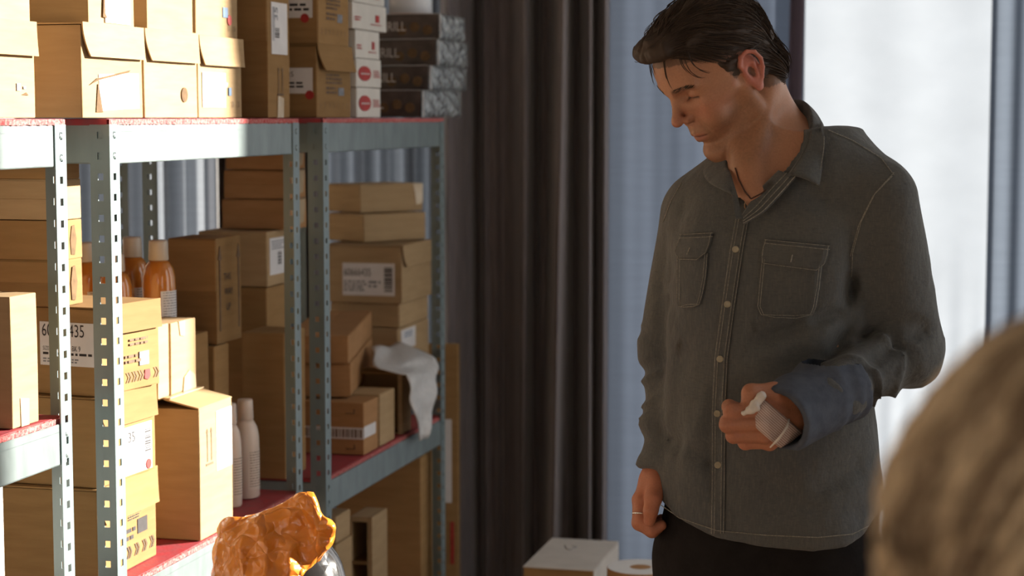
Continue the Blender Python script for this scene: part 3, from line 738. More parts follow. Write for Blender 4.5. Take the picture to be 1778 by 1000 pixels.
# amber bottles
AMBER = mat('amber_liquid_plastic', (0.50, 0.19, 0.03), 0.18, spec=0.5, noise=0.15, nscale=(6, 6, 6), sss=0.2, coat=0.5)
CAPW = mat('ivory_cap_plastic', (0.50, 0.44, 0.36), 0.35, noise=0.08, nscale=(15, 15, 15))
WPLAST = mat('pearly_white_plastic', (0.66, 0.55, 0.47), 0.3, spec=0.5, noise=0.06, nscale=(9, 9, 9), sss=0.15)
zS = z_at(on_plane(276, 500, .17), 417) - .195
cs = SH(t5 + .293, .25, 0)
sb = empty('plain_carton', (cs[0], cs[1], zm), SANG, 'plain carton under the amber bottles, almost hidden by other boxes', 'box')
bm_obj('body', carton_mesh(.145, .23, zS - zm - .001, 77), KRAFT, sb)
def bottle(name, u, v, d, base, H, r, m, capm, label, group, ztop=None, small=False, pos=None):
    p = on_plane(u, v, d) if pos is None else pos
    o = empty(name, (p[0], p[1], base), SANG, label, 'bottle', group)
    ch = H * .205; bh = H - ch
    prof = [(r * .90, 0), (r, .004), (r, bh * .70), (r * .97, bh * .80), (r * .86, bh * .90), (r * .68, bh * .965), (r * .55, bh)]
    vv, ff = lathe(prof, 32); mesh_obj('body', vv, ff, m, o, True)
    vv, ff = lathe([(r * .56, bh), (r * .60, bh + .002), (r * .56, H - .004), (r * .52, H)], 28); mesh_obj('cap', vv, ff, capm, o, True)
    # wrapped label with rows of print
    a0, a1 = R(-150), R(-30); z0, z1 = bh * .12, bh * .62; V = []; Fc = []
    for i in range(15):
        a = a0 + (a1 - a0) * i / 14
        for z in (z0, z1): V.append(((r + .0006) * math.cos(a), (r + .0006) * math.sin(a), z))
    for i in range(14): Fc.append((2 * i, 2 * i + 2, 2 * i + 3, 2 * i + 1))
    lb = mesh_obj('label', V, Fc, PAPER if m is AMBER else WPLAST, o, True)
    rr = random.Random(int(u)); V = []; Fc = []
    for k in range(14):
        z = z1 - (z1 - z0) * (k + .8) / 15; a = a0 + .15
        end = a1 - rr.uniform(.1, .8)
        while a < end:
            da = rr.uniform(.05, .25)
            q = len(V)
            for aa in (a, a + da):
                for zz_ in (z, z + (z1 - z0) * .018): V.append(((r + .0011) * math.cos(aa), (r + .0011) * math.sin(aa), zz_))
            Fc.append((q, q + 2, q + 3, q + 1)); a += da + .05
    mesh_obj('small_print', V, Fc, INKG if m is AMBER else INKB, lb)
    if m is not AMBER:
        V = []; Fc = []
        for k in range(9):
            z = z0 + .004 + k * (z1 - z0) * .045; q = len(V)
            for aa in (a1 - .40, a1 - .12):
                for zz_ in (z, z + (z1 - z0) * .028): V.append(((r + .0013) * math.cos(aa), (r + .0013) * math.sin(aa), zz_))
            Fc.append((q, q + 2, q + 3, q + 1))
        mesh_obj('barcode', V, Fc, INK, lb)
    return o
GB = 'amber bottles with ivory caps'
for (u, d, H, lab) in ((276, .17, .195, 'amber bottle with ivory cap and label, nearest the THIS WAY UP box'), (231, .25, .197, 'amber bottle with ivory cap, second from the THIS WAY UP box'),
                       (200, .232, .172, 'amber bottle half hidden behind the post, lowest cap'), (150, .315, .19, 'amber bottle glimpsed between the two near posts')):
    bottle('amber_bottle', u, 500, d, zS + .0005, H, .033, AMBER, CAPW, lab, GB)
GW = 'white lotion bottles'
for (u, v, vt, r, lab) in ((411, 880, 700, .0225, 'slim white bottle with printed back label beside the tall carton'), (437, 864, 693, .0285, 'white lotion bottle with round shoulders, the farther of two')):
    p = on_z(u, v, ZMB); p = p + N * .012; bottle('white_bottle', u, v, 0, zm, z_at(p, vt) - zm, r, WPLAST, WPLAST, lab, GW, pos=p)
# THIS WAY UP and its support
b10 = frame_box(372, 398, .13, 603, .11, zb=zm); carton(b10, 'plain_carton', 'shadowed carton under the THIS WAY UP box', KRAFT, 'flap', seam=True)
b6 = frame_box(375, 419, .13, 416, .108, zb=b10.z1 + .003); carton(b6, 'upright_carton', 'carton lettered THIS WAY UP with long arrows beside the amber bottles', KRAFT, 'flap')
h, w = b6.h, b6.w; f = b6.front
for k, wd in enumerate(('THIS', 'WAY', 'UP')): f.text(wd, w * .26 + (0, .004, .012)[k], h * (.60 - .145 * k), .021, INK, b6.body, sx=.9)
for x in (.12, .88):
    f.poly('arrow_print', [(w * (x - .02), h * .12), (w * (x + .02), h * .12), (w * (x + .02), h * .80), (w * (x + .07), h * .80), (w * x, h * .93), (w * (x - .07), h * .80), (w * (x - .02), h * .80)], INKB, b6.body)
# ------------------------------------------------------------------ farthest unit, middle shelf
zc = ZM + .001
b0 = frame_box(493, 531, .085, 580, .10, zb=zc); carton(b0, 'large_flat_carton', 'plain brown carton showing a large flat face behind the steel posts', KRAFT, 'flap')
b7 = frame_box(463, 498, .20, 501, .17, zb=zc); carton(b7, 'plain_carton', 'plain carton under the box with barcode label, behind the posts', KRAFT, 'flap')
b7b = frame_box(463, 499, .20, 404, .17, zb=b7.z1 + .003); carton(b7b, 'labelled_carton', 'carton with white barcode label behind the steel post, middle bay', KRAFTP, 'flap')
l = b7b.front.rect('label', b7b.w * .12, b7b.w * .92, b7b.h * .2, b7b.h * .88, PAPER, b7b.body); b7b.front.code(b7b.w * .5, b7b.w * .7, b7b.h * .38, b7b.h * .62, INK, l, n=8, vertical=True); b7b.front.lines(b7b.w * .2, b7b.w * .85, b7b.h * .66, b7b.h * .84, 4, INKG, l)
zz = b7b.z1 + .003
for i, vt in enumerate((348, 297, 262)):
    b = frame_box(503 - i, 533 - i, .17, vt, .17 - .006 * i, zb=zz); zz = b.z1 + .003
    carton(b, 'flat_box', ('lowest', 'middle', 'topmost')[i] + ' flat brown box of the stack against the dark curtain', KRAFTO, 'flap', 'flat brown boxes behind the post')
    b.front.poly('packing_tape', [(0.002, b.h * .95), (b.w * .9, b.h), (b.w * .8, b.h * .2), (b.w * .2, b.h * .1)], TAPE, b.body)
# two taped boxes at the front
ca = frame_box(631, 657, .014, 700, .17, zb=zc); carton(ca, 'taped_carton', 'orange-brown carton with printed tape at the front of the far shelf', KRAFTO, 'flap', seam=False)
cb = frame_box(659, 686, .014, 686, .16, zb=zc, w=None); carton(cb, 'slim_carton', 'slim pale carton next to the orange-brown taped one', KRAFTP, 'flap')
tp = ca.side.rect('printed_tape', -.165, 0, ca.h * .30, ca.h * .52, PAPER, ca.body); ca.side.code(-.16, -.004, ca.h * .33, ca.h * .49, INKB, tp, n=26)
ca.front.rect('printed_tape', 0, ca.w * .8, ca.h * .32, ca.h * .54, PAPER, ca.body)
for bz in (.10, .78):
    ca.side.poly('corner_print', [(-.045, ca.h * bz), (-.022, ca.h * bz), (-.022, ca.h * (bz + .1)), (-.025, ca.h * (bz + .1)), (-.025, ca.h * (bz + .02)), (-.045, ca.h * (bz + .02))], INKB, ca.body)
zz = max(ca.z1, cb.z1) + .003
p = on_z(608, 690, zz); dd = d_of(p)
cc = frame_box(609, 648, dd, 632, .15, zb=zz, yaw=R(13)); carton(cc, 'flat_box', 'tilted brown box, lower of two above the printed-tape carton', KRAFTO, 'flap', 'two turned boxes on the far shelf'); cc.front
cd = frame_box(605, 646, dd, 584, .15, zb=cc.z1 + .003, yaw=R(13)); carton(cd, 'flat_box', 'turned brown box with pale end, upper of two on the far shelf', KRAFTO, 'flap', 'two turned boxes on the far shelf')
# big labelled box and what is under and over it
ce = frame_box(690, 745, .15, 572, .2, zb=zc); carton(ce, 'plain_carton', 'carton with small white label low in the far bay stack', KRAFTP, 'flap')
l = ce.front.rect('label', ce.w * .10, ce.w * .55, ce.h * .72, ce.h * .97, PAPER, ce.body); ce.front.lines(ce.w * .2, ce.w * .45, ce.h * .86, ce.h * .94, 3, INKBLUE, l)
cf = frame_box(693, 744, .15, 529, .2, zb=ce.z1 + .003); carton(cf, 'plain_carton', 'flat carton under the big box numbered 60666435', KRAFTP, 'flap')
cg = frame_box(697, 750, .14, 427, .23, zb=cf.z1 + .003); carton(cg, 'labelled_shoe_box', 'big box with white label numbered 60666435 and barcode, far bay', KRAFTP, 'tuck', lidf=.38)
h, w = cg.h, cg.w
l = cg.side.rect('label', -.170, -.020, h * .13, h * .69, PAPER, cg.body); cg.side.text('60666435', -.166, h * .47, .030, INK, l, sx=.66)
cg.side.code(-.050, -.026, h * .2, h * .62, INK, l, n=10, vertical=True); cg.side.lines(-.166, -.10, h * .2, h * .4, 4, INKG, l, seed=7); cg.side.lines(-.095, -.06, h * .26, h * .4, 2, INKG, l, seed=8)
zz = cg.z1 + .003
p = on_z(632, 421, zz); dd = d_of(p)
ch = frame_box(631, 740, dd, 374, .17, zb=zz, yaw=R(-30)); carton(ch, 'flat_box', 'turned flat box, lower of two on the big labelled box', KRAFTP, 'flap', 'turned flat boxes in the far bay')
p = on_z(626, 370, ch.z1 + .003); dd = d_of(p)
ci = frame_box(625, 735, dd, 322, .165, zb=ch.z1 + .003, yaw=R(-32)); carton(ci, 'flat_box', 'turned flat box with shiny tape, topmost in the far bay', KRAFTP, 'flap', 'turned flat boxes in the far bay')
ci.front.poly('packing_tape', [(ci.w * .84, ci.h), (ci.w, ci.h), (ci.w, ci.h * .3), (ci.w * .9, ci.h * .2), (ci.w * .87, ci.h * .7)], TAPE, ci.body)
# open-fronted carton
co = frame_box(697, 714, .018, 648, .13, zb=zc)
r = empty('open_carton', co.loc, co.a, 'open carton tipped on its side under the white foam sheet', 'box'); w, dp, h = co.w, co.dp, co.h; t = .004
x0, x1, y0, y1 = -w / 2, w / 2, -dp / 2, dp / 2
box_obj('panel', x1 - t, x1, y0, y1, 0, h, KRAFT, r); box_obj('panel', x0, x1 - t, y0, y0 + t * 2.5, 0, h, KRAFTP, r); box_obj('panel', x0, x1 - t, y1 - t, y1, 0, h, KRAFT, r)
box_obj('panel', x0, x1 - t, y0 + t * 2.5, y1 - t, h - t * 1.2, h, KRAFT, r); box_obj('panel', x0, x1 - t, y0 + t * 2.5, y1 - t, 0, t, KRAFT, r)
# white foam sheet draped over it
FOAM = mat('white_bubble_foam', (0.62, 0.61, 0.60), 0.4, spec=0.5, noise=0.12, nscale=(60, 60, 60), bump=0.6, bscale=(160, 160, 160))
top = co.z1 + .006
def foam_curve(k):      # profile: from the back over the carton top, out and down past the shelf edge
    return k
V = []; Fc = []; nu, nv = 18, 26
pA = [on_plane(645, 604, .125), on_plane(650, 640, .06), on_plane(705, 650, -.012), on_plane(711, 700, -.024), on_plane(727, 765, -.022)]
pB = [on_plane(700, 597, .125), on_plane(757, 620, .0), on_plane(757, 652, -.018), on_plane(751, 700, -.030), on_plane(739, 760, -.022)]
def samp(pts, k):
    x = k * (len(pts) - 1); i = min(int(x), len(pts) - 2); f_ = x - i; f_ = f_ * f_ * (3 - 2 * f_) if False else f_
    return pts[i] * (1 - f_) + pts[i + 1] * f_
for j in range(nv + 1):
    a, c = samp(pA, j / nv), samp(pB, j / nv)
    for i in range(nu + 1):
        g = i / nu; q = a * (1 - g) + c * g
        bow = .006 * math.sin(g * math.pi * 2 + 1) * (j / nv) + .004 * math.sin(j * .9 + g * 5)
        q = q + (-N) * bow + np.array((0, 0, .004 * math.sin(g * 9 + j * .4) * (1 - j / nv)))
        V.append(q)
c0 = np.mean(V, axis=0); c0[2] = min(v[2] for v in V)
for j in range(nv):
    for i in range(nu):
        a = j * (nu + 1) + i; Fc.append((a, a + 1, a + nu + 2, a + nu + 1))
fo = mesh_obj('foam_sheet', [v - c0 for v in V], Fc, FOAM, smooth=True, loc=c0); tag(fo, 'white foam wrapping sheet hanging over the open carton and shelf edge', 'packing sheet')
sm = fo.modifiers.new('thick', 'SOLIDIFY'); sm.thickness = .003
# ------------------------------------------------------------------ below the far shelf, behind it, and on the near unit
zl = .221
cl = frame_box(730, 756, .04, 800, .24, zb=zl, h=ZM - .10 - zl); carton(cl, 'large_carton', 'big brown carton on the bottom shelf of the far unit', KRAFT, 'flap')
zq = z_at(on_plane(583, 948, .01), 948)
cm_ = frame_box(583, 612, .01, 948, .14, zb=zl); carton(cm_, 'small_carton', 'small pale carton below the far shelf, lower of two', KRAFTP, 'flap', 'small cartons below the far shelf')
cn = frame_box(583, 609, .012, 899, .14, zb=cm_.z1 + .003); carton(cn, 'small_carton', 'small pale carton below the far shelf, upper of two', KRAFTP, 'flap', 'small cartons below the far shelf')
co2 = frame_box(655, 664, .015, 893, .055, zb=zl)
r = empty('open_carton', co2.loc, co2.a, 'open-fronted carton standing below the far shelf', 'box'); w, dp, h = .12, co2.dp, co2.h
for nm, a in (('panel', (w / 2 - .003, w / 2, -dp / 2, dp / 2, 0, h)), ('panel', (-w / 2, w / 2, -dp / 2, -dp / 2 + .012, 0, h)), ('panel', (-w / 2, w / 2, dp / 2 - .004, dp / 2, 0, h)), ('panel', (-w / 2, w / 2, -dp / 2 + .012, dp / 2 - .004, h - .012, h)), ('panel', (-w / 2, w / 2, -dp / 2 + .012, dp / 2 - .004, 0, .01)), ('shelf_panel', (-w / 2, w / 2, -dp / 2 + .012, dp / 2 - .004, h * .72, h * .735))):
    box_obj(nm, *a, KRAFTP if nm == 'panel' else KRAFT, r)
# standing cartons behind the last post
pz = P(797, 600, 5.49)
bh = empty('standing_carton', (pz[0] - .06, 5.49 + .0, 0), R(-4), 'tall flattened carton leaning behind the last shelving post', 'box')
hh = z_at(pz, 597)
box_obj('body', -.06, .06, -.02, .02, 0.0, hh, KRAFT, bh, bevel=.002)
box_obj('paper_strip', .020, .040, -.0215, -.0205, z_at(pz, 870), z_at(pz, 726), PAPER, bh)
box_obj('red_strip', .036, .046, -.0218, -.0205, z_at(pz, 976), z_at(pz, 903), INKRED, bh)
# near unit
za = ZA + .001
bx = frame_box(17, 65, .018, 516, .2, zb=za); carton(bx, 'open_top_carton', 'half-sunlit carton on the near unit shelf at left edge', KRAFTP, 'flap', seam=False)
bx.front.poly('packing_tape', [(bx.w * .3, 0), (bx.w * .6, 0), (bx.w * .62, bx.h * .2), (bx.w * .28, bx.h * .22)], TAPE, bx.body)
V = [(-bx.w / 2 - .0016, -bx.dp / 2 - .0016 + y_, bx.h * z_) for y_, z_ in ((.01, .25), (.06, .3))]
by = frame_box(-70, 8, .03, 842, .25, zb=zl); carton(by, 'pale_carton', 'pale carton below the near shelf at the left edge', WHITEB, 'flap')
# ------------------------------------------------------------------ boxes behind the man
pw = P(909, 985, 4.55); zw = CAMH + 0
top = P(909, 985, 4.55)
zt2 = top[2]
wb = empty('white_topped_carton', (0, 0, 0), 0, 'white-topped carton on the floor before the dark curtain', 'box')
a_ = on_z(909, 983, zt2); b_ = on_z(1030, 990, zt2); c_ = on_z(1076, 940, zt2); d_ = on_z(960, 938, zt2)
ex = b_ - a_; W_ = np.linalg.norm(ex); ang = math.atan2(ex[1], ex[0]); D_ = float(np.linalg.norm(c_ - b_))
cen = (a_ + b_) / 2 + np.array((-math.sin(ang), math.cos(ang), 0)) * D_ / 2
wb.location = (cen[0], cen[1], 0); wb.rotation_euler = (0, 0, ang)
bm = bmesh.new(); bm_box(bm, -W_ / 2, W_ / 2, -D_ / 2, D_ / 2, 0.0005, zt2 - .003, .002); bm_obj('body', bm, KRAFT, wb)
WTOP = mat('white_card_top', (0.60, 0.55, 0.49), 0.6, noise=0.1, nscale=(14, 14, 14))
box_obj('lid', -W_ / 2 - .002, W_ / 2 + .002, -D_ / 2 - .002, D_ / 2 + .002, zt2 - .003, zt2, WTOP, wb, bevel=.001)
box_obj('side_sheet', W_ / 2, W_ / 2 + .002, -D_ / 2, D_ / 2, 0.02, zt2 - .004, WTOP, wb)
v, f = tube([(-.10 * W_ + .0 - W_ * .12, D_ * .28, zt2 + .0006), (-W_ * .16, D_ * .16, zt2 + .0006), (-W_ * .08, D_ * .10, zt2 + .0006), (-W_ * .02, D_ * .22, zt2 + .0006), (-W_ * .10, D_ * .25, zt2 + .0006)], .0008, 4); mesh_obj('scribble', v, f, INKG, wb)
# paper roll standing on end
RP = mat('white_paper_roll_end', (0.74, 0.74, 0.73), 0.7, noise=0.05, nscale=(30, 30, 30))
zr = z_at(P(1110, 985, 4.3), 985)
cR = on_z(1112, 984, zr); rad = (on_z(1170, 984, zr)[0] - on_z(1054, 984, zr)[0]) / 2
pr_ = empty('paper_roll', (cR[0], cR[1], 0), 0, 'big white paper roll standing on end beside the man', 'roll')
v, f = lathe([(rad, 0.0005), (rad, zr - .001), (rad - .001, zr - .0005)], 48); mesh_obj('wrapper', v, f, KRAFTO, pr_, True)
n_ = 48; V = []; Fc = []
for k, (r_, z_) in enumerate(((rad - .0008, zr), (rad * .32, zr), (rad * .32, zr - .12))):
    for i in range(n_): V.append((r_ * math.cos(2 * math.pi * i / n_), r_ * math.sin(2 * math.pi * i / n_), z_))
for k in range(2):
    for i in range(n_): j = (i + 1) % n_; Fc.append((k * n_ + i, k * n_ + j, (k + 1) * n_ + j, (k + 1) * n_ + i))
mesh_obj('roll_end', V, Fc, RP, pr_)
v, f = lathe([(rad * .315, zr - .122), (rad * .315, zr - .12), (.001, zr - .12)], 32); mesh_obj('core_plug', v, f, KINSIDE, pr_)
# ------------------------------------------------------------------ numeric helpers: noise, signed distance shapes, surface nets
_PERM = np.random.default_rng(5).random(4096).astype(np.float32)
def vnoise(p, scale=1.0, seed=0):
    """smooth value noise in -1..1, p (n,3)"""
    q = np.asarray(p, np.float32) * np.float32(1) * np.asarray(scale, np.float32) + seed * 17.31
    i = np.floor(q).astype(np.int64); f = (q - i).astype(np.float32); f = f * f * (3 - 2 * f)
    def h(a, b, c): return _PERM[((a * 73856093) ^ (b * 19349663) ^ (c * 83492791)) & 4095]
    x, y, z = i[:, 0], i[:, 1], i[:, 2]; fx, fy, fz = f[:, 0], f[:, 1], f[:, 2]
    r = 0
    for dx in (0, 1):
        for dy in (0, 1):
            for dz in (0, 1):
                w = (fx if dx else 1 - fx) * (fy if dy else 1 - fy) * (fz if dz else 1 - fz)
                r = r + w * h(x + dx, y + dy, z + dz)
    return r * 2 - 1
def fbm(p, scale, octv=3, seed=0):
    r = 0; a = 1.0; s = np.asarray(scale, float)
    for k in range(octv): r = r + a * vnoise(p, s, seed + k); s = s * 2; a *= .5
    return r
def smin(a, b, k):
    h = np.clip(.5 + .5 * (b - a) / k, 0, 1); return b * (1 - h) + a * h - k * h * (1 - h)
def smax(a, b, k): return -smin(-a, -b, k)
def sd_ell(p, c, r):
    r = np.asarray(r, np.float32); q = (p - np.asarray(c, np.float32))
    k0 = np.sqrt(((q / r) ** 2).sum(1)); k1 = np.sqrt(((q / (r * r)) ** 2).sum(1)); return k0 * (k0 - 1) / np.maximum(k1, 1e-6)
def sd_sph(p, c, r): return np.sqrt(((p - np.asarray(c, np.float32)) ** 2).sum(1)) - r
def sd_cone(p, a, b, ra, rb, flat=None):
    """capsule with a radius at each end; flat=(axis, factor) squashes across a direction"""
    a = np.asarray(a, np.float32); b = np.asarray(b, np.float32); ba = b - a
    t = np.clip(((p - a) @ ba) / float(ba @ ba), 0, 1)
    q = p - a - t[:, None] * ba
    if flat is not None:
        ax, fac = flat; ax = np.asarray(ax, np.float32); ax = ax / np.linalg.norm(ax); c = q @ ax; q = q + (c * (fac - 1))[:, None] * ax
    return np.sqrt((q ** 2).sum(1)) - (ra + (rb - ra) * t)
def grid_eval(fn, lo, hi, h):
    lo = np.asarray(lo, float); n = np.ceil((np.asarray(hi) - lo) / h).astype(int) + 1
    ax = [lo[i] + h * np.arange(n[i]) for i in range(3)]
    out = np.empty(n, np.float32); step = max(1, 400000 // (n[1] * n[2]))
    for s in range(0, n[0], step):
        g = np.stack(np.meshgrid(ax[0][s:s + step], ax[1], ax[2], indexing='ij'), -1).reshape(-1, 3).astype(np.float32)
        out[s:s + step] = fn(g).reshape(-1, n[1], n[2])
    return out, lo
def surface_nets(F_, lo, h):
    n = F_.shape; neg = F_ < 0
    c = np.zeros(tuple(x - 1 for x in n), np.int8)
    offs = [(i, j, k) for i in (0, 1) for j in (0, 1) for k in (0, 1)]
    sl = lambda o: tuple(slice(o[a], n[a] - 1 + o[a]) for a in range(3))
    for o in offs: c += neg[sl(o)]
    act = (c > 0) & (c < 8); idx = -np.ones(act.shape, np.int64); ids = np.argwhere(act); idx[act] = np.arange(len(ids))
    vals = {o: F_[ids[:, 0] + o[0], ids[:, 1] + o[1], ids[:, 2] + o[2]] for o in offs}
    acc = np.zeros((len(ids), 3)); cnt = np.zeros(len(ids))
    for o in offs:
        for a in range(3):
            if o[a] == 0:
                o2 = list(o); o2[a] = 1; o2 = tuple(o2); v0, v1 = vals[o], vals[o2]; m = (v0 < 0) != (v1 < 0)
                t = np.where(m, v0 / np.where(m, v0 - v1, 1), 0); pos = np.tile(np.array(o, float), (len(ids), 1)); pos[:, a] += t
                acc[m] += pos[m]; cnt[m] += 1
    V = lo + h * (ids + acc / cnt[:, None]); quads = []
    for a in range(3):
        b, d = (a + 1) % 3, (a + 2) % 3
        s0 = [slice(1, n[x] - 1) for x in range(3)]; s1 = list(s0); s0[a] = slice(0, n[a] - 1); s1[a] = slice(1, n[a])
        n0, n1 = neg[tuple(s0)], neg[tuple(s1)]; e = np.argwhere(n0 != n1); flip = n0[tuple(e.T)]
        e = e + np.array([0 if x == a else 1 for x in range(3)])
        def cell(db, dd_):
            q = e.copy(); q[:, b] -= db; q[:, d] -= dd_; return idx[q[:, 0], q[:, 1], q[:, 2]]
        Q = np.stack([cell(1, 1), cell(0, 1), cell(0, 0), cell(1, 0)], 1); Q[~flip] = Q[~flip][:, ::-1]; quads.append(Q)
    return V, np.concatenate(quads)
def smooth_verts(V, Q, it=2, lam=.5):
    n = len(V)
    for _ in range(it):
        acc = np.zeros((n, 3)); cnt = np.zeros(n)
        for k in range(4):
            a, b = Q[:, k], Q[:, (k + 1) % 4]
            for i in range(3):
                acc[:, i] += np.bincount(a, V[b, i], n) + np.bincount(b, V[a, i], n)
            cnt += np.bincount(a, minlength=n) + np.bincount(b, minlength=n)
        V = V + lam * (acc / np.maximum(cnt, 1)[:, None] - V)
    return V
def vnormals(V, Q):
    e1 = V[Q[:, 2]] - V[Q[:, 0]]; e2 = V[Q[:, 3]] - V[Q[:, 1]]; fn = np.cross(e1, e2); N_ = np.zeros_like(V)
    for k in range(4):
        for i in range(3): N_[:, i] += np.bincount(Q[:, k], fn[:, i], len(V))
    return N_ / (np.linalg.norm(N_, axis=1)[:, None] + 1e-12)
def np_mesh(name, V, Q, m, parent=None, base=(0, 0, 0), smooth=True, color=None):
    me = bpy.data.meshes.new(name); V = np.asarray(V, np.float32) - np.asarray(base, np.float32)
    Q = np.asarray(Q); k = Q.shape[1]
    me.vertices.add(len(V)); me.vertices.foreach_set('co', V.ravel())
    me.loops.add(Q.size); me.loops.foreach_set('vertex_index', Q.ravel().astype(np.int32))
    me.polygons.add(len(Q)); me.polygons.foreach_set('loop_start', np.arange(0, Q.size, k, dtype=np.int32))
    me.update(calc_edges=True); me.validate()
    if smooth: me.polygons.foreach_set('use_smooth', np.ones(len(me.polygons), bool))
    if color is not None:
        at = me.color_attributes.new('Col', 'FLOAT_COLOR', 'POINT'); at.data.foreach_set('color', np.concatenate([color, np.ones((len(V), 1))], 1).astype(np.float32).ravel())
    me.materials.append(m); o = bpy.data.objects.new(name, me); link(o, parent)
    return o
# ------------------------------------------------------------------ orange bag on a black sack
ORANGE = mat('orange_polythene', (0.80, 0.25, 0.025), 0.25, spec=0.7, noise=0.1, nscale=(7, 7, 7), coat=0.3, sss=0.12, bump=0.15, bscale=(28, 28, 28))
BLACKP = mat('glossy_black_polythene', (0.030, 0.028, 0.028), 0.16, spec=0.7, noise=0.3, nscale=(9, 9, 9), coat=0.5, bump=0.4, bscale=(16, 16, 16))
def crinkle(m, scale, strength, dist):
    t = m.node_tree; b = t.nodes['Principled BSDF']; tc = t.nodes.new('ShaderNodeTexCoord'); vo = t.nodes.new('ShaderNodeTexVoronoi'); vo.feature = 'DISTANCE_TO_EDGE'; vo.inputs['Scale'].default_value = scale
    nz = t.nodes.new('ShaderNodeTexNoise'); nz.inputs['Scale'].default_value = scale * .5; ad = t.nodes.new('ShaderNodeMix'); ad.data_type = 'VECTOR'; ad.inputs['Factor'].default_value = .12
    t.links.new(tc.outputs['Object'], nz.inputs['Vector']); t.links.new(tc.outputs['Object'], ad.inputs['A']); t.links.new(nz.outputs['Color'], ad.inputs['B']); t.links.new(ad.outputs['Result'], vo.inputs['Vector'])
    bp = t.nodes.new('ShaderNodeBump'); bp.inputs['Strength'].default_value = strength; bp.inputs['Distance'].default_value = dist; t.links.new(vo.outputs['Distance'], bp.inputs['Height'])
    if b.inputs['Normal'].is_linked: t.links.new(b.inputs['Normal'].links[0].from_socket, bp.inputs['Normal'])
    t.links.new(bp.outputs[0], b.inputs['Normal'])
crinkle(ORANGE, 24, .7, .025); crinkle(BLACKP, 12, .5, .02)
def crumple(c, r, top, seed, facet, cut=None, hres=.005):
    c = np.array(c)
    def fn(p):
        q = p - c.astype(np.float32)
        dsp = .008 * np.abs(vnoise(q, 12, seed)) + .011 * np.abs(vnoise(q, (26, 26, 15), seed + 3)) + .006 * np.abs(vnoise(q, 52, seed + 5))
        rg = np.random.default_rng(seed); nn = rg.normal(size=(120, 3)); nn /= np.linalg.norm(nn, axis=1)[:, None]
        nz12 = .004 * vnoise(q, 12, 2); hh_ = np.linalg.norm(nn * np.array(r), axis=1) * rg.uniform(.88, 1.03, 120); d = None
        for n_i, h_i in zip(nn, hh_):
            e = q @ n_i.astype(np.float32) - np.float32(h_i) + nz12; d = e if d is None else smax(d, e, .002)
        if top is not None:
            for a, b, ra, rb in top: d = smin(d, sd_cone(p, a, b, ra, rb), .018)
        d = d + facet * (dsp - .009)
        return d if cut is None else cut(p, d)
    lo = c - np.array(r) * 1.5 - .05; hi = c + np.array(r) * 1.5 + .05
    F_, lo = grid_eval(fn, lo, hi, hres); return surface_nets(F_, lo, hres)
YB_ = 3.12
cb_ = P(480, 1000, YB_); base = np.array((P(500, 990, YB_ + .02)[0], YB_ + .02, 0.0))
# black sack standing on the floor
prof = [(.07, .0), (.115, .02), (.13, .12), (.135, .30), (.13, .5), (.125, .66), (.118, .78), (.092, .86), (.055, .905), (.02, .915)]
n_ = 64; m_ = 60; V = []; Q = []
zs = np.linspace(0, .915, m_); rs = np.interp(zs, [p_[1] for p_ in prof], [p_[0] for p_ in prof])
for j in range(m_):
    for i in range(n_):
        a = 2 * math.pi * i / n_; V.append((rs[j] * math.cos(a) + .035 * (zs[j] > .5) * (0), rs[j] * math.sin(a), zs[j]))
V = np.array(V); rad_ = np.hypot(V[:, 0], V[:, 1])[:, None]
nz = .10 * vnoise(V, (7, 7, 3), 9) + .06 * np.abs(vnoise(V, (20, 20, 7), 4))
V[:, :2] *= (1 - nz)[:, None]
for j in range(m_ - 1):
    for i in range(n_): k = (i + 1) % n_; Q.append((j * n_ + i, j * n_ + k, (j + 1) * n_ + k, (j + 1) * n_ + i))
wsack = empty('waste_sack', base, 0, 'crumpled orange plastic bag pulled over a glossy black sack', 'bag')
np_mesh('black_sack', V, np.array(Q), BLACKP, wsack)
pk = P(527, 874, YB_ - .03); p2 = P(566, 918, YB_ - .05)
def cutbag(p, d):
    # the bag ends along a ragged diagonal at its lower right
    A = P(588, 925, YB_); B = P(515, 1010, YB_); t = (B - A); t /= np.linalg.norm(t); nrm = np.array((-t[2], 0, t[0])); nrm = nrm if nrm[0] > 0 else -nrm
    e = (p - A.astype(np.float32)) @ nrm.astype(np.float32) + .006 * vnoise(p, 60, 3)
    return smax(d, e, .012)
V, Q = crumple(P(470, 1002, YB_), (.108, .10, .118), [(P(500, 950, YB_ - .01), pk, .055, .010), (pk, p2, .008, .010), (P(425, 960, YB_ - .03), P(400, 918, YB_ - .03), .04, .014), (P(445, 935, YB_ - .04), pk, .028, .012), (P(550, 955, YB_ - .02), p2, .045, .010)], 21, .85, cutbag, .0040)
np_mesh('orange_bag', V, Q, ORANGE, wsack, base=base)
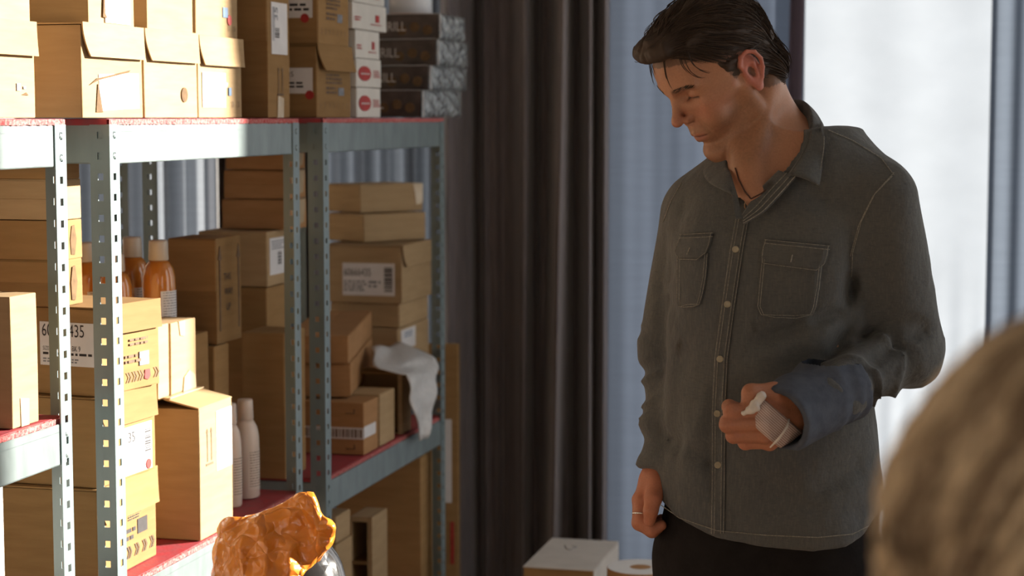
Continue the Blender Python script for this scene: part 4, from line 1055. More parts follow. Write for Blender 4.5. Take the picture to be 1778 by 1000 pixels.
# ------------------------------------------------------------------ the man
from mathutils.bvhtree import BVHTree
def attr_mat(name, rough=0.5, sss=0.0, spec=0.35, bump=0.0, bs=400.0, bd=.0006):
    m = bpy.data.materials.new(name); m.use_nodes = True; t = m.node_tree; b = t.nodes['Principled BSDF']
    a = t.nodes.new('ShaderNodeAttribute'); a.attribute_name = 'Col'
    nz = t.nodes.new('ShaderNodeTexNoise'); nz.inputs['Scale'].default_value = bs; nz.inputs['Detail'].default_value = 4
    tc = t.nodes.new('ShaderNodeTexCoord'); t.links.new(tc.outputs['Object'], nz.inputs['Vector'])
    mx = t.nodes.new('ShaderNodeMix'); mx.data_type = 'RGBA'; mx.blend_type = 'MULTIPLY'; mx.inputs['Factor'].default_value = .35
    t.links.new(a.outputs['Color'], mx.inputs['A']); t.links.new(nz.outputs['Color'], mx.inputs['B'])
    hs = t.nodes.new('ShaderNodeRGBToBW'); t.links.new(nz.outputs['Color'], hs.inputs[0]); t.links.new(hs.outputs[0], mx.inputs['B'])
    t.links.new(mx.outputs['Result'], b.inputs['Base Color'])
    b.inputs['Roughness'].default_value = rough; b.inputs['Specular IOR Level'].default_value = spec
    if sss:
        b.inputs['Subsurface Weight'].default_value = sss; b.inputs['Subsurface Radius'].default_value = (1.0, .35, .2); b.inputs['Subsurface Scale'].default_value = .006
    if bump:
        bp = t.nodes.new('ShaderNodeBump'); bp.inputs['Strength'].default_value = bump; bp.inputs['Distance'].default_value = bd
        t.links.new(nz.outputs['Fac'], bp.inputs['Height']); t.links.new(bp.outputs[0], b.inputs['Normal'])
    return m
SKIN = attr_mat('skin', .48, .12, .35, .3, 320)
THETA = R(27)
FB = np.array((-math.sin(THETA), -math.cos(THETA), 0)); LB = np.array((math.cos(THETA), -math.sin(THETA), 0))
YM = 2.98
MANBASE = np.array((P(1338, 900, YM)[0], YM, 0.0))
# torso sections: pixel row, centre column, half width, half depth
_sec = [(228, 1386, .092, .078), (262, 1378, .118, .088), (320, 1366, .150, .108), (400, 1348, .163, .126), (500, 1336, .160, .132), (620, 1330, .158, .130), (750, 1330, .168, .132), (850, 1331, .178, .136), (960, 1332, .184, .140)]
_sz = np.array([z_at(np.array((0, YM, 0)), s[0]) for s in _sec])[::-1]
_sx = np.array([P(s[1], s[0], YM)[0] for s in _sec])[::-1]; _sa = np.array([s[2] for s in _sec])[::-1]; _sb = np.array([s[3] for s in _sec])[::-1]
def sd_torso(p, grow=0.0):
    z = p[:, 2]; cx = np.interp(z, _sz, _sx); a = np.interp(z, _sz, _sa) + grow; b = np.interp(z, _sz, _sb) + grow
    qx = p[:, 0] - cx; qy = p[:, 1] - YM
    l = qx * LB[0] + qy * LB[1]; f = qx * FB[0] + qy * FB[1]
    k = (np.abs(l / a) ** 2.3 + np.abs(f / b) ** 2.3) ** (1 / 2.3)
    d = (k - 1) * np.minimum(a, b) * .92
    return np.maximum(d, z - _sz[-1])
ARM_L = [P(1520, 345, 2.90), P(1570, 606, 2.94), P(1384, 712, 2.748)]        # his left arm, bent, at the right of the picture
ARM_R = [P(1209, 372, 3.06), P(1166, 596, 3.06), P(1152, 806, 3.01)]
SHO_L = [P(1400, 280, 2.97), P(1512, 336, 2.91)]
SHO_R = [P(1310, 310, 3.02), P(1214, 362, 3.05)]
def axis_t(p, a, b):
    ba = (b - a).astype(np.float32); return ((p - a.astype(np.float32)) @ ba) / float(ba @ ba)
def groove(p, pts, w, depth):
    """crease in the cloth along a pixel polyline on the front"""
    r = 0
    for (u0, v0), (u1, v1) in zip(pts[:-1], pts[1:]):
        a, b = P(u0, v0, 2.86), P(u1, v1, 2.86)
        q = p[:, [0, 2]] * (2.86 / p[:, [1]])      # compare along the view depth of the chest
        q = np.stack([p[:, 0] * 2.86 / p[:, 1], CAMH + (p[:, 2] - CAMH) * 2.86 / p[:, 1]], 1)
        A = a[[0, 2]]; B = b[[0, 2]]; ba = B - A; t = np.clip(((q - A) @ ba) / float(ba @ ba), 0, 1)
        dd = np.sqrt(((q - A - t[:, None] * ba) ** 2).sum(1)); r = np.maximum(r, np.exp(-(dd / w) ** 2) * np.sin(np.clip(t, .02, .98) * math.pi) ** .3)
    return 1.7 * depth * r * (p[:, 1] < YM + .02)
def arm_sdf(p, J, r, grow=0.0, folds=True, flare=0.0):
    d1 = sd_cone(p, J[0], J[1], r[0] + grow, r[1] + grow); d2 = sd_cone(p, J[1], J[2], r[1] + grow, r[2] + grow)
    if folds:
        t1 = axis_t(p, J[0], J[1]); t2 = axis_t(p, J[1], J[2])
        w1 = np.exp(-((t1 - 1.0) / .35) ** 2); n1 = vnoise(p, (9, 9, 9), 31)
        d1 = d1 + .010 * w1 * (np.abs(vnoise(np.stack([t1 * 9 + 2.2 * n1, p[:, 0] * 9, p[:, 2] * 3], 1), 1, 5)) - .35) + .006 * vnoise(p, (16, 16, 5), 8)
        d2 = d2 + .017 * (np.abs(vnoise(np.stack([t2 * 9 + 2.0 * n1, p[:, 0] * 8, p[:, 1] * 5], 1), 1, 15)) - .35) + .004 * vnoise(p, 26, 12)
    return smin(d1, d2, .02)
def sd_shirt_raw(p):
    n = fbm(p, (7, 7, 4.5), 2, 3)
    rg = np.abs(vnoise(np.stack([p[:, 0] * 9 + 4 * p[:, 2], p[:, 1] * 5, p[:, 2] * 5 - 5 * p[:, 0] + .7 * n], 1), 1, 21))
    d = sd_torso(p) + .006 * n + .012 * (np.clip(.32 - rg, 0, 1) - .1) * np.clip((1.38 - p[:, 2]) * 6, .25, 1)
    sh = smin(sd_cone(p, SHO_L[0], SHO_L[1], .058, .058), sd_cone(p, SHO_R[0], SHO_R[1], .052, .052), .02)
    d = smin(d, sh + .002 * n, .045)
    aL = arm_sdf(p, ARM_L, (.064, .056, .046)); aR = arm_sdf(p, ARM_R, (.057, .047, .037))
    cut = axis_t(p, ARM_L[1], ARM_L[2]); LL = np.linalg.norm(ARM_L[2] - ARM_L[1])
    aL = smax(aL, (cut - 1.02) * LL, .006)
    cr = axis_t(p, ARM_R[1], ARM_R[2]); aR = smax(aR, (cr - 1.05) * np.linalg.norm(ARM_R[2] - ARM_R[1]), .005)
    d = smin(smin(d, aL, .014), aR, .012)
    for pts, w, dep in (([(1482, 470), (1470, 540), (1400, 560), (1320, 592)], .012, .009), ([(1480, 560), (1440, 610), (1350, 640)], .014, .008),
                        ([(1478, 400), (1474, 470), (1482, 520)], .010, .004), ([(1166, 440), (1164, 500), (1176, 560)], .010, .003), ([(1470, 590), (1430, 640), (1395, 660)], .012, .008),
                        ([(1190, 600), (1182, 680), (1172, 760)], .012, .003), ([(1500, 640), (1570, 590), (1610, 572)], .010, .007), ([(1490, 590), (1540, 560), (1600, 556)], .008, .007),
                        ([(1260, 800), (1190, 780), (1160, 760)], .016, .006), ([(1300, 840), (1400, 860), (1500, 800)], .02, .005), ([(1240, 660), (1235, 760), (1238, 860)], .012, .005),
                        ([(1196, 350), (1184, 380), (1176, 410)], .012, .003), ([(1400, 330), (1450, 350), (1500, 330)], .016, .005)):
        d = d + groove(p, pts, w, dep)
    return d
_hu = np.array([1090, 1122, 1145, 1180, 1245, 1330, 1420, 1480, 1508, 1530, 1560]); _hv = np.array([818, 840, 880, 904, 926, 934, 938, 932, 918, 892, 880])
NK0, NK1 = P(1350, 215, 2.965), P(1292, 342, 2.858)
def sd_shirt(p):
    d = sd_shirt_raw(p)
    u = 889 + p[:, 0] / p[:, 1] * F; hz = CAMH - .0008 - (np.interp(u, _hu, _hv) - 203) / F * 2.95 * .995
    arm = np.minimum(sd_cone(p, ARM_R[1], ARM_R[2], .05, .045), sd_cone(p, ARM_L[1], ARM_L[2], .05, .05))
    d = np.where(arm < .0, d, smax(d, hz - p[:, 2], .004))
    carve = smin(sd_cone(p, P(1372, 215, 2.99), P(1345, 262, 2.95), .083, .070), sd_cone(p, P(1345, 262, 2.95), NK1, .064, .010), .02)
    return smax(d, -carve, .006)
def sd_cuff(p):
    LL = np.linalg.norm(ARM_L[2] - ARM_L[1]); cut = axis_t(p, ARM_L[1], ARM_L[2]); A = ARM_L[1] + (ARM_L[2] - ARM_L[1]) * .62; B = ARM_L[1] + (ARM_L[2] - ARM_L[1]) * 1.25
    cf = sd_cone(p, A, B, .058, .050) + .006 * (np.abs(vnoise(np.stack([cut * 10 + vnoise(p, 14, 2), p[:, 2] * 9, p[:, 0] * 9], 1), 1, 9)) - .3) + .003 * vnoise(p, 30, 6)
    ends = smax((cut - 1.17 - .03 * vnoise(p, 12, 3)) * LL, (.60 - cut) * LL, .004)
    inner = sd_cone(p, A, B, .044, .040); return smax(smax(cf, ends, .004), -smax(inner, (.95 - cut) * LL, .003), .003)
# --- head, in its own axes (centimetres): x right, y towards the face, z up
PSI, PHI = R(64), R(36)
hf = np.array((-math.sin(PSI) * math.cos(PHI), -math.cos(PSI) * math.cos(PHI), -math.sin(PHI)))
hu = np.array((-math.sin(PSI) * math.sin(PHI), -math.cos(PSI) * math.sin(PHI), math.cos(PHI)))
hr = np.cross(hf, hu); HM = np.stack([hr, hf, hu], 1)          # local -> world
HO = P(1302, 132, 2.90) + .073 * hr
def to_head(p): return ((p - HO.astype(np.float32)) @ HM.astype(np.float32)) * 100
def to_world(q): return HO + (np.asarray(q) / 100) @ HM.T
def mir(p):
    q = p.copy(); q[:, 0] = np.abs(q[:, 0]); return q
def sd_cranium(q): return smin(sd_ell(q, (0, -.6, 4.1), (7.35, 9.3, 8.5)), sd_ell(q, (0, 2.5, 4.6), (6.5, 6.9, 6.6)), 2.0)
def sd_face(q):
    m = mir(q)
    d = sd_cranium(q)
    d = smin(d, sd_ell(q, (0, 4.4, -1.0), (5.3, 4.7, 6.0)), 2.2)
    d = smin(d, sd_ell(q, (0, 2.2, -4.2), (4.9, 4.6, 3.6)), 2.0)
    d = smin(d, sd_cone(m, (5.3, .7, -5.3), (1.5, 7.4, -8.4), 1.4, 1.35), 1.3)      # jaw line
    d = smin(d, sd_cone(m, (5.9, .9, -.8), (5.3, .8, -5.3), 1.35, 1.3), 1.5)         # ramus
    d = smin(d, sd_ell(q, (0, 8.0, -8.2), (1.8, 1.6, 1.6)), 1.0)                    # chin
    d = smin(d, sd_ell(q, (0, 6.7, -4.3), (3.1, 2.75, 2.7)), 1.3)                     # mouth barrel
    d = smin(d, sd_cone(m, (6.1, 3.0, .6), (4.4, 6.7, -.2), 1.0, 1.15), 1.4)         # cheekbone
    d = smin(d, sd_ell(m, (3.6, 6.4, -2.4), (1.7, 1.7, 1.9)), 1.4)
    d = smin(d, sd_cone(m, (.7, 8.8, 3.75), (4.5, 7.45, 4.0), .80, .75), .8)         # brow
    d = smax(d, -sd_ell(m, (2.9, 9.4, 2.25), (1.8, 2.2, 1.2)), .8)                  # eye socket
    d = smin(d, sd_ell(m, (3.1, 6.95, 2.25), (1.5, 1.25, 1.2)), .3)                # lids over the eyeball
    d = d + .22 * np.exp(-(np.abs(m[:, 2] - (1.75 - .06 * (m[:, 0] - 3.1) ** 2)) / .13) ** 2) * np.exp(-((m[:, 0] - 3.1) / 1.25) ** 4) * (m[:, 1] > 6.5)
    d = d + .12 * np.exp(-(np.abs(m[:, 2] - (3.15 - .09 * (m[:, 0] - 3.1) ** 2)) / .16) ** 2) * np.exp(-((m[:, 0] - 3.1) / 1.5) ** 4) * (m[:, 1] > 6)
    d = smin(d, sd_cone(q, (0, 8.35, 3.4), (0, 10.55, -.2), .62, .72), .7)            # nose bridge
    d = smin(d, sd_ell(q, (0, 10.75, -.75), (.98, 1.0, .85)), .6)
    d = smin(d, sd_ell(m, (1.22, 9.45, -1.15), (.72, 1.0, .72)), .45)
    d = smax(d, -sd_ell(m, (.62, 10.0, -1.85), (.36, .6, .38)), .25)
    d = smax(d, -sd_cone(m, (1.95, 9.6, -.9), (1.75, 9.7, -1.8), .16, .12), .3)
    # lips
    d = smin(d, sd_cone(m, (2.1, 8.35, -4.35), (.35, 9.35, -3.98), .30, .46), .4)
    d = smin(d, sd_cone(m, (1.9, 8.3, -4.85), (0.0, 9.15, -5.15), .30, .52), .4)
    mz = -4.62 - .03 * m[:, 0]
    d = d + .26 * np.exp(-((m[:, 2] - mz) / .13) ** 2) * np.exp(-(m[:, 0] / 2.2) ** 6) * (m[:, 1] > 6)
    d = d + .10 * np.exp(-((q[:, 0]) / .35) ** 2) * np.exp(-((q[:, 2] + 3.1) / .6) ** 2) * (q[:, 1] > 8)
    # nasolabial fold, under-lip hollow, under-eye
    d = d + .20 * np.exp(-(((m[:, 0] - (2.15 + .42 * (-1.4 - m[:, 2]) * .55)) / .38) ** 2)) * np.exp(-((m[:, 2] + 2.7) / 1.5) ** 2) * (m[:, 1] > 5.5)
    d = d + .16 * np.exp(-((q[:, 2] + 6.35) / .5) ** 2) * np.exp(-(q[:, 0] / 2.0) ** 2) * (q[:, 1] > 6)
    d = d + .14 * np.exp(-(((m[:, 0] - 2.6) / 1.4) ** 2)) * np.exp(-((m[:, 2] - .75) / .35) ** 2) * (m[:, 1] > 6)
    d = d + .35 * np.exp(-(((m[:, 1] - 5.2) / 1.6) ** 2)) * np.exp(-((m[:, 2] - 4.6) / 1.7) ** 2) * (m[:, 0] > 4.5)   # temple hollow
    # ears
    e = sd_ell(m @ np.eye(3, dtype=np.float32), (7.35, -.75, .65), (.55, 1.75, 2.9))
    rim = None
    pts = [(7.3, .55, .9), (7.55, .75, 2.3), (7.85, .1, 3.4), (8.15, -1.1, 3.7), (8.35, -2.2, 2.9), (8.3, -2.6, 1.4), (8.05, -2.3, .1), (7.75, -1.5, -1.2), (7.45, -.6, -1.9)]
    for i in range(len(pts) - 1):
        c = sd_cone(m, pts[i], pts[i + 1], .33, .33); rim = c if rim is None else smin(rim, c, .15)
    anti = smin(sd_cone(m, (7.6, -.2, 2.3), (7.85, -1.35, 1.6), .24, .28), sd_cone(m, (7.85, -1.35, 1.6), (7.6, -.9, -.6), .28, .3), .2)
    lobe = sd_ell(m, (7.45, -.45, -2.0), (.42, .85, .95)); trag = sd_ell(m, (7.2, .35, .0), (.45, .5, .7))
    ear = smin(smin(e, rim, .25), smin(lobe, anti, .3), .3)
    conc = smax(ear, -sd_ell(m, (8.15, -.45, .45), (.95, .75, 1.15)), .3)
    conc = smin(conc, trag, .3)
    return smin(d, conc, .35)
NB = P(1374, 300, 3.0)
def sd_neck(p):
    a = to_world((0, -3.6, -1.5)); b = P(1338, 258, 3.002)
    d = sd_cone(p, a, b, .053, .057); d = smin(d, sd_cone(p, b, P(1350, 335, 2.98), .060, .085), .04)
    d = smin(d, sd_cone(p, to_world((-4.9, -3.4, -4.0)), P(1302, 345, 2.882), .010, .010), .03)      # sternomastoid
    d = smin(d, sd_cone(p, to_world((0, .5, -6.0)), P(1306, 335, 2.895), .028, .028), .02)           # throat
    d = smin(d, sd_cone(p, P(1296, 345, 2.87), P(1370, 335, 2.86), .010, .010), .02)                  # collar bone
    return d
def sd_body_up(p):
    d = sd_face(to_head(p)) / 100
    d = smin(d, sd_neck(p), .004)
    return smin(d, smin(sd_torso(p, -.014), smin(sd_cone(p, SHO_L[0], SHO_L[1], .044, .046), sd_cone(p, SHO_R[0], SHO_R[1], .040, .040), .02), .04), .03)
_hh = .22
def fn_head(q):
    return sd_body_up((HO + (q.astype(np.float64) / 100) @ HM.T).astype(np.float32)) * 100
Fv, lo = grid_eval(fn_head, (-12.5, -17, -21), (9.5, 13.2, 13.5), _hh)
Vh, Qh = surface_nets(Fv, lo, _hh)
# drop the flat faces where the sampling box cuts the shoulders
edge = (Vh[:, 0] < -12.2) | (Vh[:, 1] < -16.7) | (Vh[:, 2] < -20.7) | (Vh[:, 0] > 9.2)
Qh = Qh[~edge[Qh].any(1)]
qh = Vh.copy(); Vh = to_world(Vh)
def base_skin(n): return np.tile(np.array((.50, .245, .145)), (n, 1))
def blend(c, col, w): return c * (1 - w[:, None]) + np.array(col) * w[:, None]
col = base_skin(len(qh)); m = mir(qh.astype(np.float32))
lip = np.exp(-((m[:, 2] + 4.65) / .75) ** 4) * np.exp(-(m[:, 0] / 2.1) ** 6) * (m[:, 1] > 8.2); col = blend(col, (.42, .15, .11), .7 * lip)
inface = (m[:, 2] > -11)
stub = np.clip((-.8 - m[:, 2]) / 2.5, 0, 1) * np.clip((m[:, 1] + .5) / 2.0, 0, 1) * (1 - lip) * np.clip((m[:, 2] + 11.5) / 2, 0, 1) * np.clip(1 - np.exp(-(((m[:, 0] - 4.2) / 1.6) ** 2 + ((m[:, 2] + 1.0) / 1.6) ** 2)), 0, 1)
stub = stub * (.75 + .4 * vnoise(qh.astype(np.float32), 4, 2)); col = blend(col, (.25, .135, .08), .62 * np.clip(stub, 0, 1))
ear_glow = np.clip((m[:, 0] - 7.1) / .5, 0, 1) * (m[:, 2] > -3.0) * (m[:, 2] < 5); col = blend(col, (.56, .17, .13), .75 * ear_glow)  # backlit glow of the ears, painted into the skin as redder colour
cheek = np.exp(-(((m[:, 0] - 4.5) / 2.2) ** 2 + ((m[:, 2] + .5) / 1.8) ** 2)) * (m[:, 1] > 4); col = blend(col, (.52, .19, .125), .45 * cheek)
nose = np.exp(-((m[:, 0] / 1.6) ** 2 + ((m[:, 2] + .9) / 1.4) ** 2)) * (m[:, 1] > 8.5); col = blend(col, (.50, .185, .125), .6 * nose)
bz = 3.95 - .05 * (m[:, 0] - 3.2) ** 2; brow = np.exp(-((m[:, 2] - bz) / .42) ** 4) * (m[:, 0] > 1.0) * (m[:, 0] < 5.0) * (m[:, 1] > 5.5); col = blend(col, (.16, .085, .05), .6 * brow)
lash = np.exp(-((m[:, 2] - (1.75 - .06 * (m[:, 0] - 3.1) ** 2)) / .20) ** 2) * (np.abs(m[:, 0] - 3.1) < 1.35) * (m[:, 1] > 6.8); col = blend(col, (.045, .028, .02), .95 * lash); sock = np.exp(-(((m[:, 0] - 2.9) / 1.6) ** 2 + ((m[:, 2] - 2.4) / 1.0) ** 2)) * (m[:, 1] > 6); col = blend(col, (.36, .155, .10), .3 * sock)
mouth = np.exp(-((m[:, 2] + 4.62) / .12) ** 2) * (m[:, 0] < 2.2) * (m[:, 1] > 7.5); col = blend(col, (.12, .045, .035), .8 * mouth)
scalp = (m[:, 2] > np.interp(m[:, 1], [-11, -6, -2, -.5, .5, 2.2, 3.5, 6, 9, 12], [-5.0, -5.0, -3.6, -.5, 1.2, 1.0, 4.9, 7.0, 7.9, 8.2])) & (m[:, 0] < 7.6); col = blend(col, (.09, .055, .035), .7 * scalp)
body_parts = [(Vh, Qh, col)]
# --- hands
hpx = lambda u, v, Y: P(u, v, Y)
def chain(p, pts, rad, k):
    d = None
    for i in range(len(pts) - 1):
        c = sd_cone(p, pts[i], pts[i + 1], rad[i], rad[i + 1]); d = c if d is None else smin(d, c, k)
    return d
MCP = [hpx(1326, 713, 2.712), hpx(1322, 735, 2.706), hpx(1326, 755, 2.712), hpx(1336, 768, 2.724)]
PIP = [hpx(1270, 715, 2.706), hpx(1264, 737, 2.704), hpx(1274, 756, 2.712), hpx(1294, 769, 2.724)]
DIP = [hpx(1266, 706, 2.738), hpx(1263, 732, 2.740), hpx(1272, 752, 2.745), hpx(1290, 766, 2.752)]
TIP = [hpx(1292, 712, 2.752), hpx(1288, 735, 2.756), hpx(1294, 752, 2.760), hpx(1308, 764, 2.764)]
FR = [.0108, .0112, .0104, .0090]
WR = hpx(1402, 716, 2.765)
def sd_palm(p):
    d = sd_cone(p, WR, hpx(1372, 722, 2.752), .024, .027)
    for i in range(4): d = smin(d, sd_cone(p, hpx(1366, 710 + 8 * i, 2.748), MCP[i], .019, .0130), .006)
    d = smin(d, sd_ell(p, hpx(1345, 738, 2.742), (.030, .020, .028)), .012)
    return d
def sd_fist(p):
    d = sd_palm(p)
    for i in range(4):
        fg = chain(p, [MCP[i], PIP[i], DIP[i], TIP[i]], [FR[i] * 1.12, FR[i] * 1.05, FR[i] * .95, FR[i] * .8], .004)
        kn = sd_sph(p, PIP[i], FR[i] * 1.10)
        d = smin(d, smin(fg, kn, .003), .0026)
    th = chain(p, [hpx(1378, 698, 2.752), hpx(1344, 683, 2.728), hpx(1304, 682, 2.715), hpx(1297, 706, 2.714)], [.021, .0158, .0126, .0100], .006)
    return smin(d, th, .0045)
Fv, lo = grid_eval(sd_fist, hpx(1235, 800, 2.66), hpx(1420, 635, 2.82), .0022)
V1, Q1 = surface_nets(Fv, lo, .0022)
c1 = np.tile(np.array((.50, .215, .125)), (len(V1), 1)); kn = np.min([np.linalg.norm(V1 - k, axis=1) for k in PIP + MCP], axis=0); c1 = blend(c1, (.50, .165, .105), .5 * np.exp(-(kn / .013) ** 2)); body_parts.append((V1, Q1, c1))
RM = [hpx(1114, 866, 2.985), hpx(1112, 868, 3.005), hpx(1114, 866, 3.026), hpx(1118, 862, 3.045)]
RP_ = [hpx(1112, 906, 2.975), hpx(1110, 908, 2.998), hpx(1112, 904, 3.020), hpx(1116, 896, 3.040)]
RD = [hpx(1131, 921, 2.968), hpx(1132, 922, 2.992), hpx(1132, 918, 3.015), hpx(1134, 908, 3.036)]
RT = [hpx(1148, 912, 2.972), hpx(1149, 912, 2.996), hpx(1148, 908, 3.018), hpx(1148, 900, 3.036)]
def sd_rhand(p):
    d = sd_cone(p, hpx(1152, 800, 3.01), hpx(1138, 834, 3.01), .026, .026)
    for i in range(4): d = smin(d, sd_cone(p, hpx(1136, 836, 2.995 + .011 * i), RM[i], .020, .0135), .010)
    for i in range(4):
        fg = chain(p, [RM[i], RP_[i], RD[i], RT[i]], [FR[i] * 1.15, FR[i] * 1.05, FR[i] * .95, FR[i] * .8], .004); d = smin(d, fg, .004)
    th = chain(p, [hpx(1140, 842, 2.985), hpx(1134, 866, 2.962), hpx(1130, 886, 2.955), hpx(1128, 903, 2.957)], [.018, .0135, .0115, .0095], .005)
    return smin(d, th, .005)
a_, b_ = hpx(1080, 945, 2.93), hpx(1170, 790, 3.08)
Fv, lo = grid_eval(sd_rhand, (a_[0], 2.93, a_[2] - .01), (b_[0] + .01, 3.08, b_[2] + .005), .0022)
V2, Q2 = surface_nets(Fv, lo, .0022); c2 = np.tile(np.array((.52, .20, .115)), (len(V2), 1)); body_parts.append((V2, Q2, c2))
# --- trunk and limbs under the clothes
hxi = P(1336, 960, YM)[0]
def sd_inner(p):
    d = np.maximum(sd_torso(p, -.022), .98 - p[:, 2]); d = smin(d, arm_sdf(p, ARM_L, (.048, .026, .022), -.008, False), .02); d = smin(d, arm_sdf(p, ARM_R, (.044, .034, .026), -.008, False), .02); d = smin(d, sd_ell(p, (hxi, YM, .93), (.12, .09, .12)), .03)
    hip = P(1335, 960, YM)
    for s in (-1, 1): d = smin(d, sd_cone(p, np.array((hip[0], YM, .90)) + LB * s * .085, np.array((hip[0], YM, .06)) + LB * s * .10 + FB * .02, .070, .042), .03)
    return d
Fv, lo = grid_eval(sd_inner, (P(1100, 500, YM)[0] - .02, 2.68, .02), (P(1640, 500, YM)[0], 3.2, P(0, 270, YM)[2]), .012)
V3, Q3 = surface_nets(Fv, lo, .012); body_parts.append((V3, Q3, base_skin(len(V3))))
VV, QQ, CC = [], [], []; o_ = 0
for v_, q_, c_ in body_parts: VV.append(v_); QQ.append(q_ + o_); CC.append(c_); o_ += len(v_)
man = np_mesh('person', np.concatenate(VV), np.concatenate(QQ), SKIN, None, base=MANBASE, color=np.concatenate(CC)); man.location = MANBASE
tag(man, 'man in dark denim shirt looking down, holding his bandaged fist at his belly', 'person')
BV_BODY = BVHTree.FromPolygons([tuple(v) for v in Vh], [tuple(int(i) for i in q) for q in Qh])
# --- shirt
def denim():
    m = bpy.data.materials.new('dark_denim'); m.use_nodes = True; t = m.node_tree; b = t.nodes['Principled BSDF']
    tc = t.nodes.new('ShaderNodeTexCoord')
    def nz(scale, det=4):
        mp = t.nodes.new('ShaderNodeMapping'); mp.inputs['Scale'].default_value = scale; n = t.nodes.new('ShaderNodeTexNoise'); n.inputs['Scale'].default_value = 1; n.inputs['Detail'].default_value = det
        t.links.new(tc.outputs['Object'], mp.inputs[0]); t.links.new(mp.outputs[0], n.inputs['Vector']); return n.outputs['Fac']
    def mix(a, bcol, fac, lo=.4, hi=.65):
        rp = t.nodes.new('ShaderNodeValToRGB'); rp.color_ramp.elements[0].position = lo; rp.color_ramp.elements[1].position = hi; t.links.new(fac, rp.inputs[0])
        x = t.nodes.new('ShaderNodeMix'); x.data_type = 'RGBA'; t.links.new(rp.outputs[0], x.inputs['Factor'])
        if isinstance(a, tuple): x.inputs['A'].default_value = (*a, 1)
        else: t.links.new(a, x.inputs['A'])
        x.inputs['B'].default_value = (*bcol, 1); return x.outputs['Result']
    c = mix((.100, .102, .098), (.078, .082, .086), nz((6, 6, 6)), .35, .7)
    c = mix(c, (.125, .122, .112), nz((420, 420, 60), 2), .45, .9); c = mix(c, (.07, .073, .078), nz((110, 110, 420), 2), .5, .9)
    c = mix(c, (.045, .038, .034), nz((15, 15, 12), 5), .68, .78)      # stains
    t.links.new(c, b.inputs['Base Color']); b.inputs['Roughness'].default_value = .92; b.inputs['Specular IOR Level'].default_value = .15; b.inputs['Sheen Weight'].default_value = .12
    bp = t.nodes.new('ShaderNodeBump'); bp.inputs['Strength'].default_value = .25; bp.inputs['Distance'].default_value = .0015
    t.links.new(nz((260, 260, 260), 4), bp.inputs['Height']); b2 = t.nodes.new('ShaderNodeBump'); b2.inputs['Strength'].default_value = .45; b2.inputs['Distance'].default_value = .012
    t.links.new(nz((38, 38, 30), 4), b2.inputs['Height']); t.links.new(bp.outputs[0], b2.inputs['Normal']); t.links.new(b2.outputs[0], b.inputs['Normal'])
    return m
DENIM = denim()
THREAD = mat('pale_stitching', (.32, .30, .26), .8, noise=.5, nscale=(420, 420, 420))
lo_ = (P(1095, 500, 3.0)[0], 2.66, z_at(np.array((0, 2.95, 0)), 960)); hi_ = (P(1650, 500, 2.95)[0], 3.21, P(0, 165, 3.0)[2])
Fv, lo = grid_eval(sd_shirt, lo_, hi_, .0052)
Vs, Qs = surface_nets(Fv, lo, .0052); Vs = smooth_verts(Vs, Qs, 2, .45)
shirt = np_mesh('shirt', Vs, Qs, DENIM, man, base=MANBASE)
BV_S = BVHTree.FromPolygons([tuple(v) for v in Vs], [tuple(int(i) for i in q) for q in Qs])
def hit(bv, u, v, off=0.0, fallback=2.86):
    r = ray(u, v); r = r / np.linalg.norm(r); h = bv.ray_cast(Vector(CAM0), Vector(r))
    if h[0] is None: return P(u, v, fallback)
    n = np.array(h[1]); n = n if n @ r < 0 else -n
    return np.array(h[0]) + n * off * .35 - r * off * .65
def patch(name, left, right, off, nr=14, nc=10, th=.002, parent=None, m=None, bv=None):
    """cloth patch lying on the shirt between two pixel polylines"""
    def at(pl, k):
        x = k * (len(pl) - 1); i = min(int(x), len(pl) - 2); f = x - i; return np.array(pl[i]) * (1 - f) + np.array(pl[i + 1]) * f
    V = []; Fc = []
    for j in range(nr + 1):
        a, b = at(left, j / nr), at(right, j / nr)
        for i in range(nc + 1):
            q = a * (1 - i / nc) + b * (i / nc); V.append(hit(bv or BV_S, q[0], q[1], off))
    V = np.array(V); g = V.reshape(nr + 1, nc + 1, 3)
    for _ in range(1):      # ease out ripples of the cloth below
        s_ = g.copy(); s_[1:-1] = (g[:-2] + g[1:-1] * 2 + g[2:]) / 4; g = s_
    V = g.reshape(-1, 3); W = nc + 1
    V2_ = V + (V - CAM0) / np.linalg.norm(V - CAM0, axis=1)[:, None] * (off + .002)
    n0 = len(V)
    for j in range(nr):
        for i in range(nc): a = j * W + i; Fc.append((a, a + W, a + W + 1, a + 1))
    ring = [i for i in range(W)] + [j * W + nc for j in range(1, nr + 1)] + [nr * W + i for i in range(nc - 1, -1, -1)] + [j * W for j in range(nr - 1, 0, -1)]
    for k in range(len(ring)): a, b = ring[k], ring[(k + 1) % len(ring)]; Fc.append((a, b, n0 + b, n0 + a))
    return mesh_obj(name, np.concatenate([V, V2_]) - MANBASE, Fc, m or DENIM, parent, True)
def densify(pts, step=6):
    out = []
    for (a, b) in zip(pts[:-1], pts[1:]):
        n = max(1, int(math.hypot(b[0] - a[0], b[1] - a[1]) / step))
        for k in range(n): out.append((a[0] + (b[0] - a[0]) * k / n, a[1] + (b[1] - a[1]) * k / n))
    out.append(pts[-1]); return out
def stitch(pts, off=.0022, r=.0007, parent=None, name='stitching', bv=None):
    q = [hit(bv or BV_S, u, v, off) for u, v in densify(pts)]; v, f = tube(q, r, 4); return mesh_obj(name, np.array(v) - MANBASE, f, THREAD, parent or shirt)
DENIMB = mat('bluish_denim_cuff', (.085, .098, .125), .9, spec=.15, col2=(.065, .074, .098), nscale=(60, 60, 60), bump=.35, bscale=(60, 60, 60))
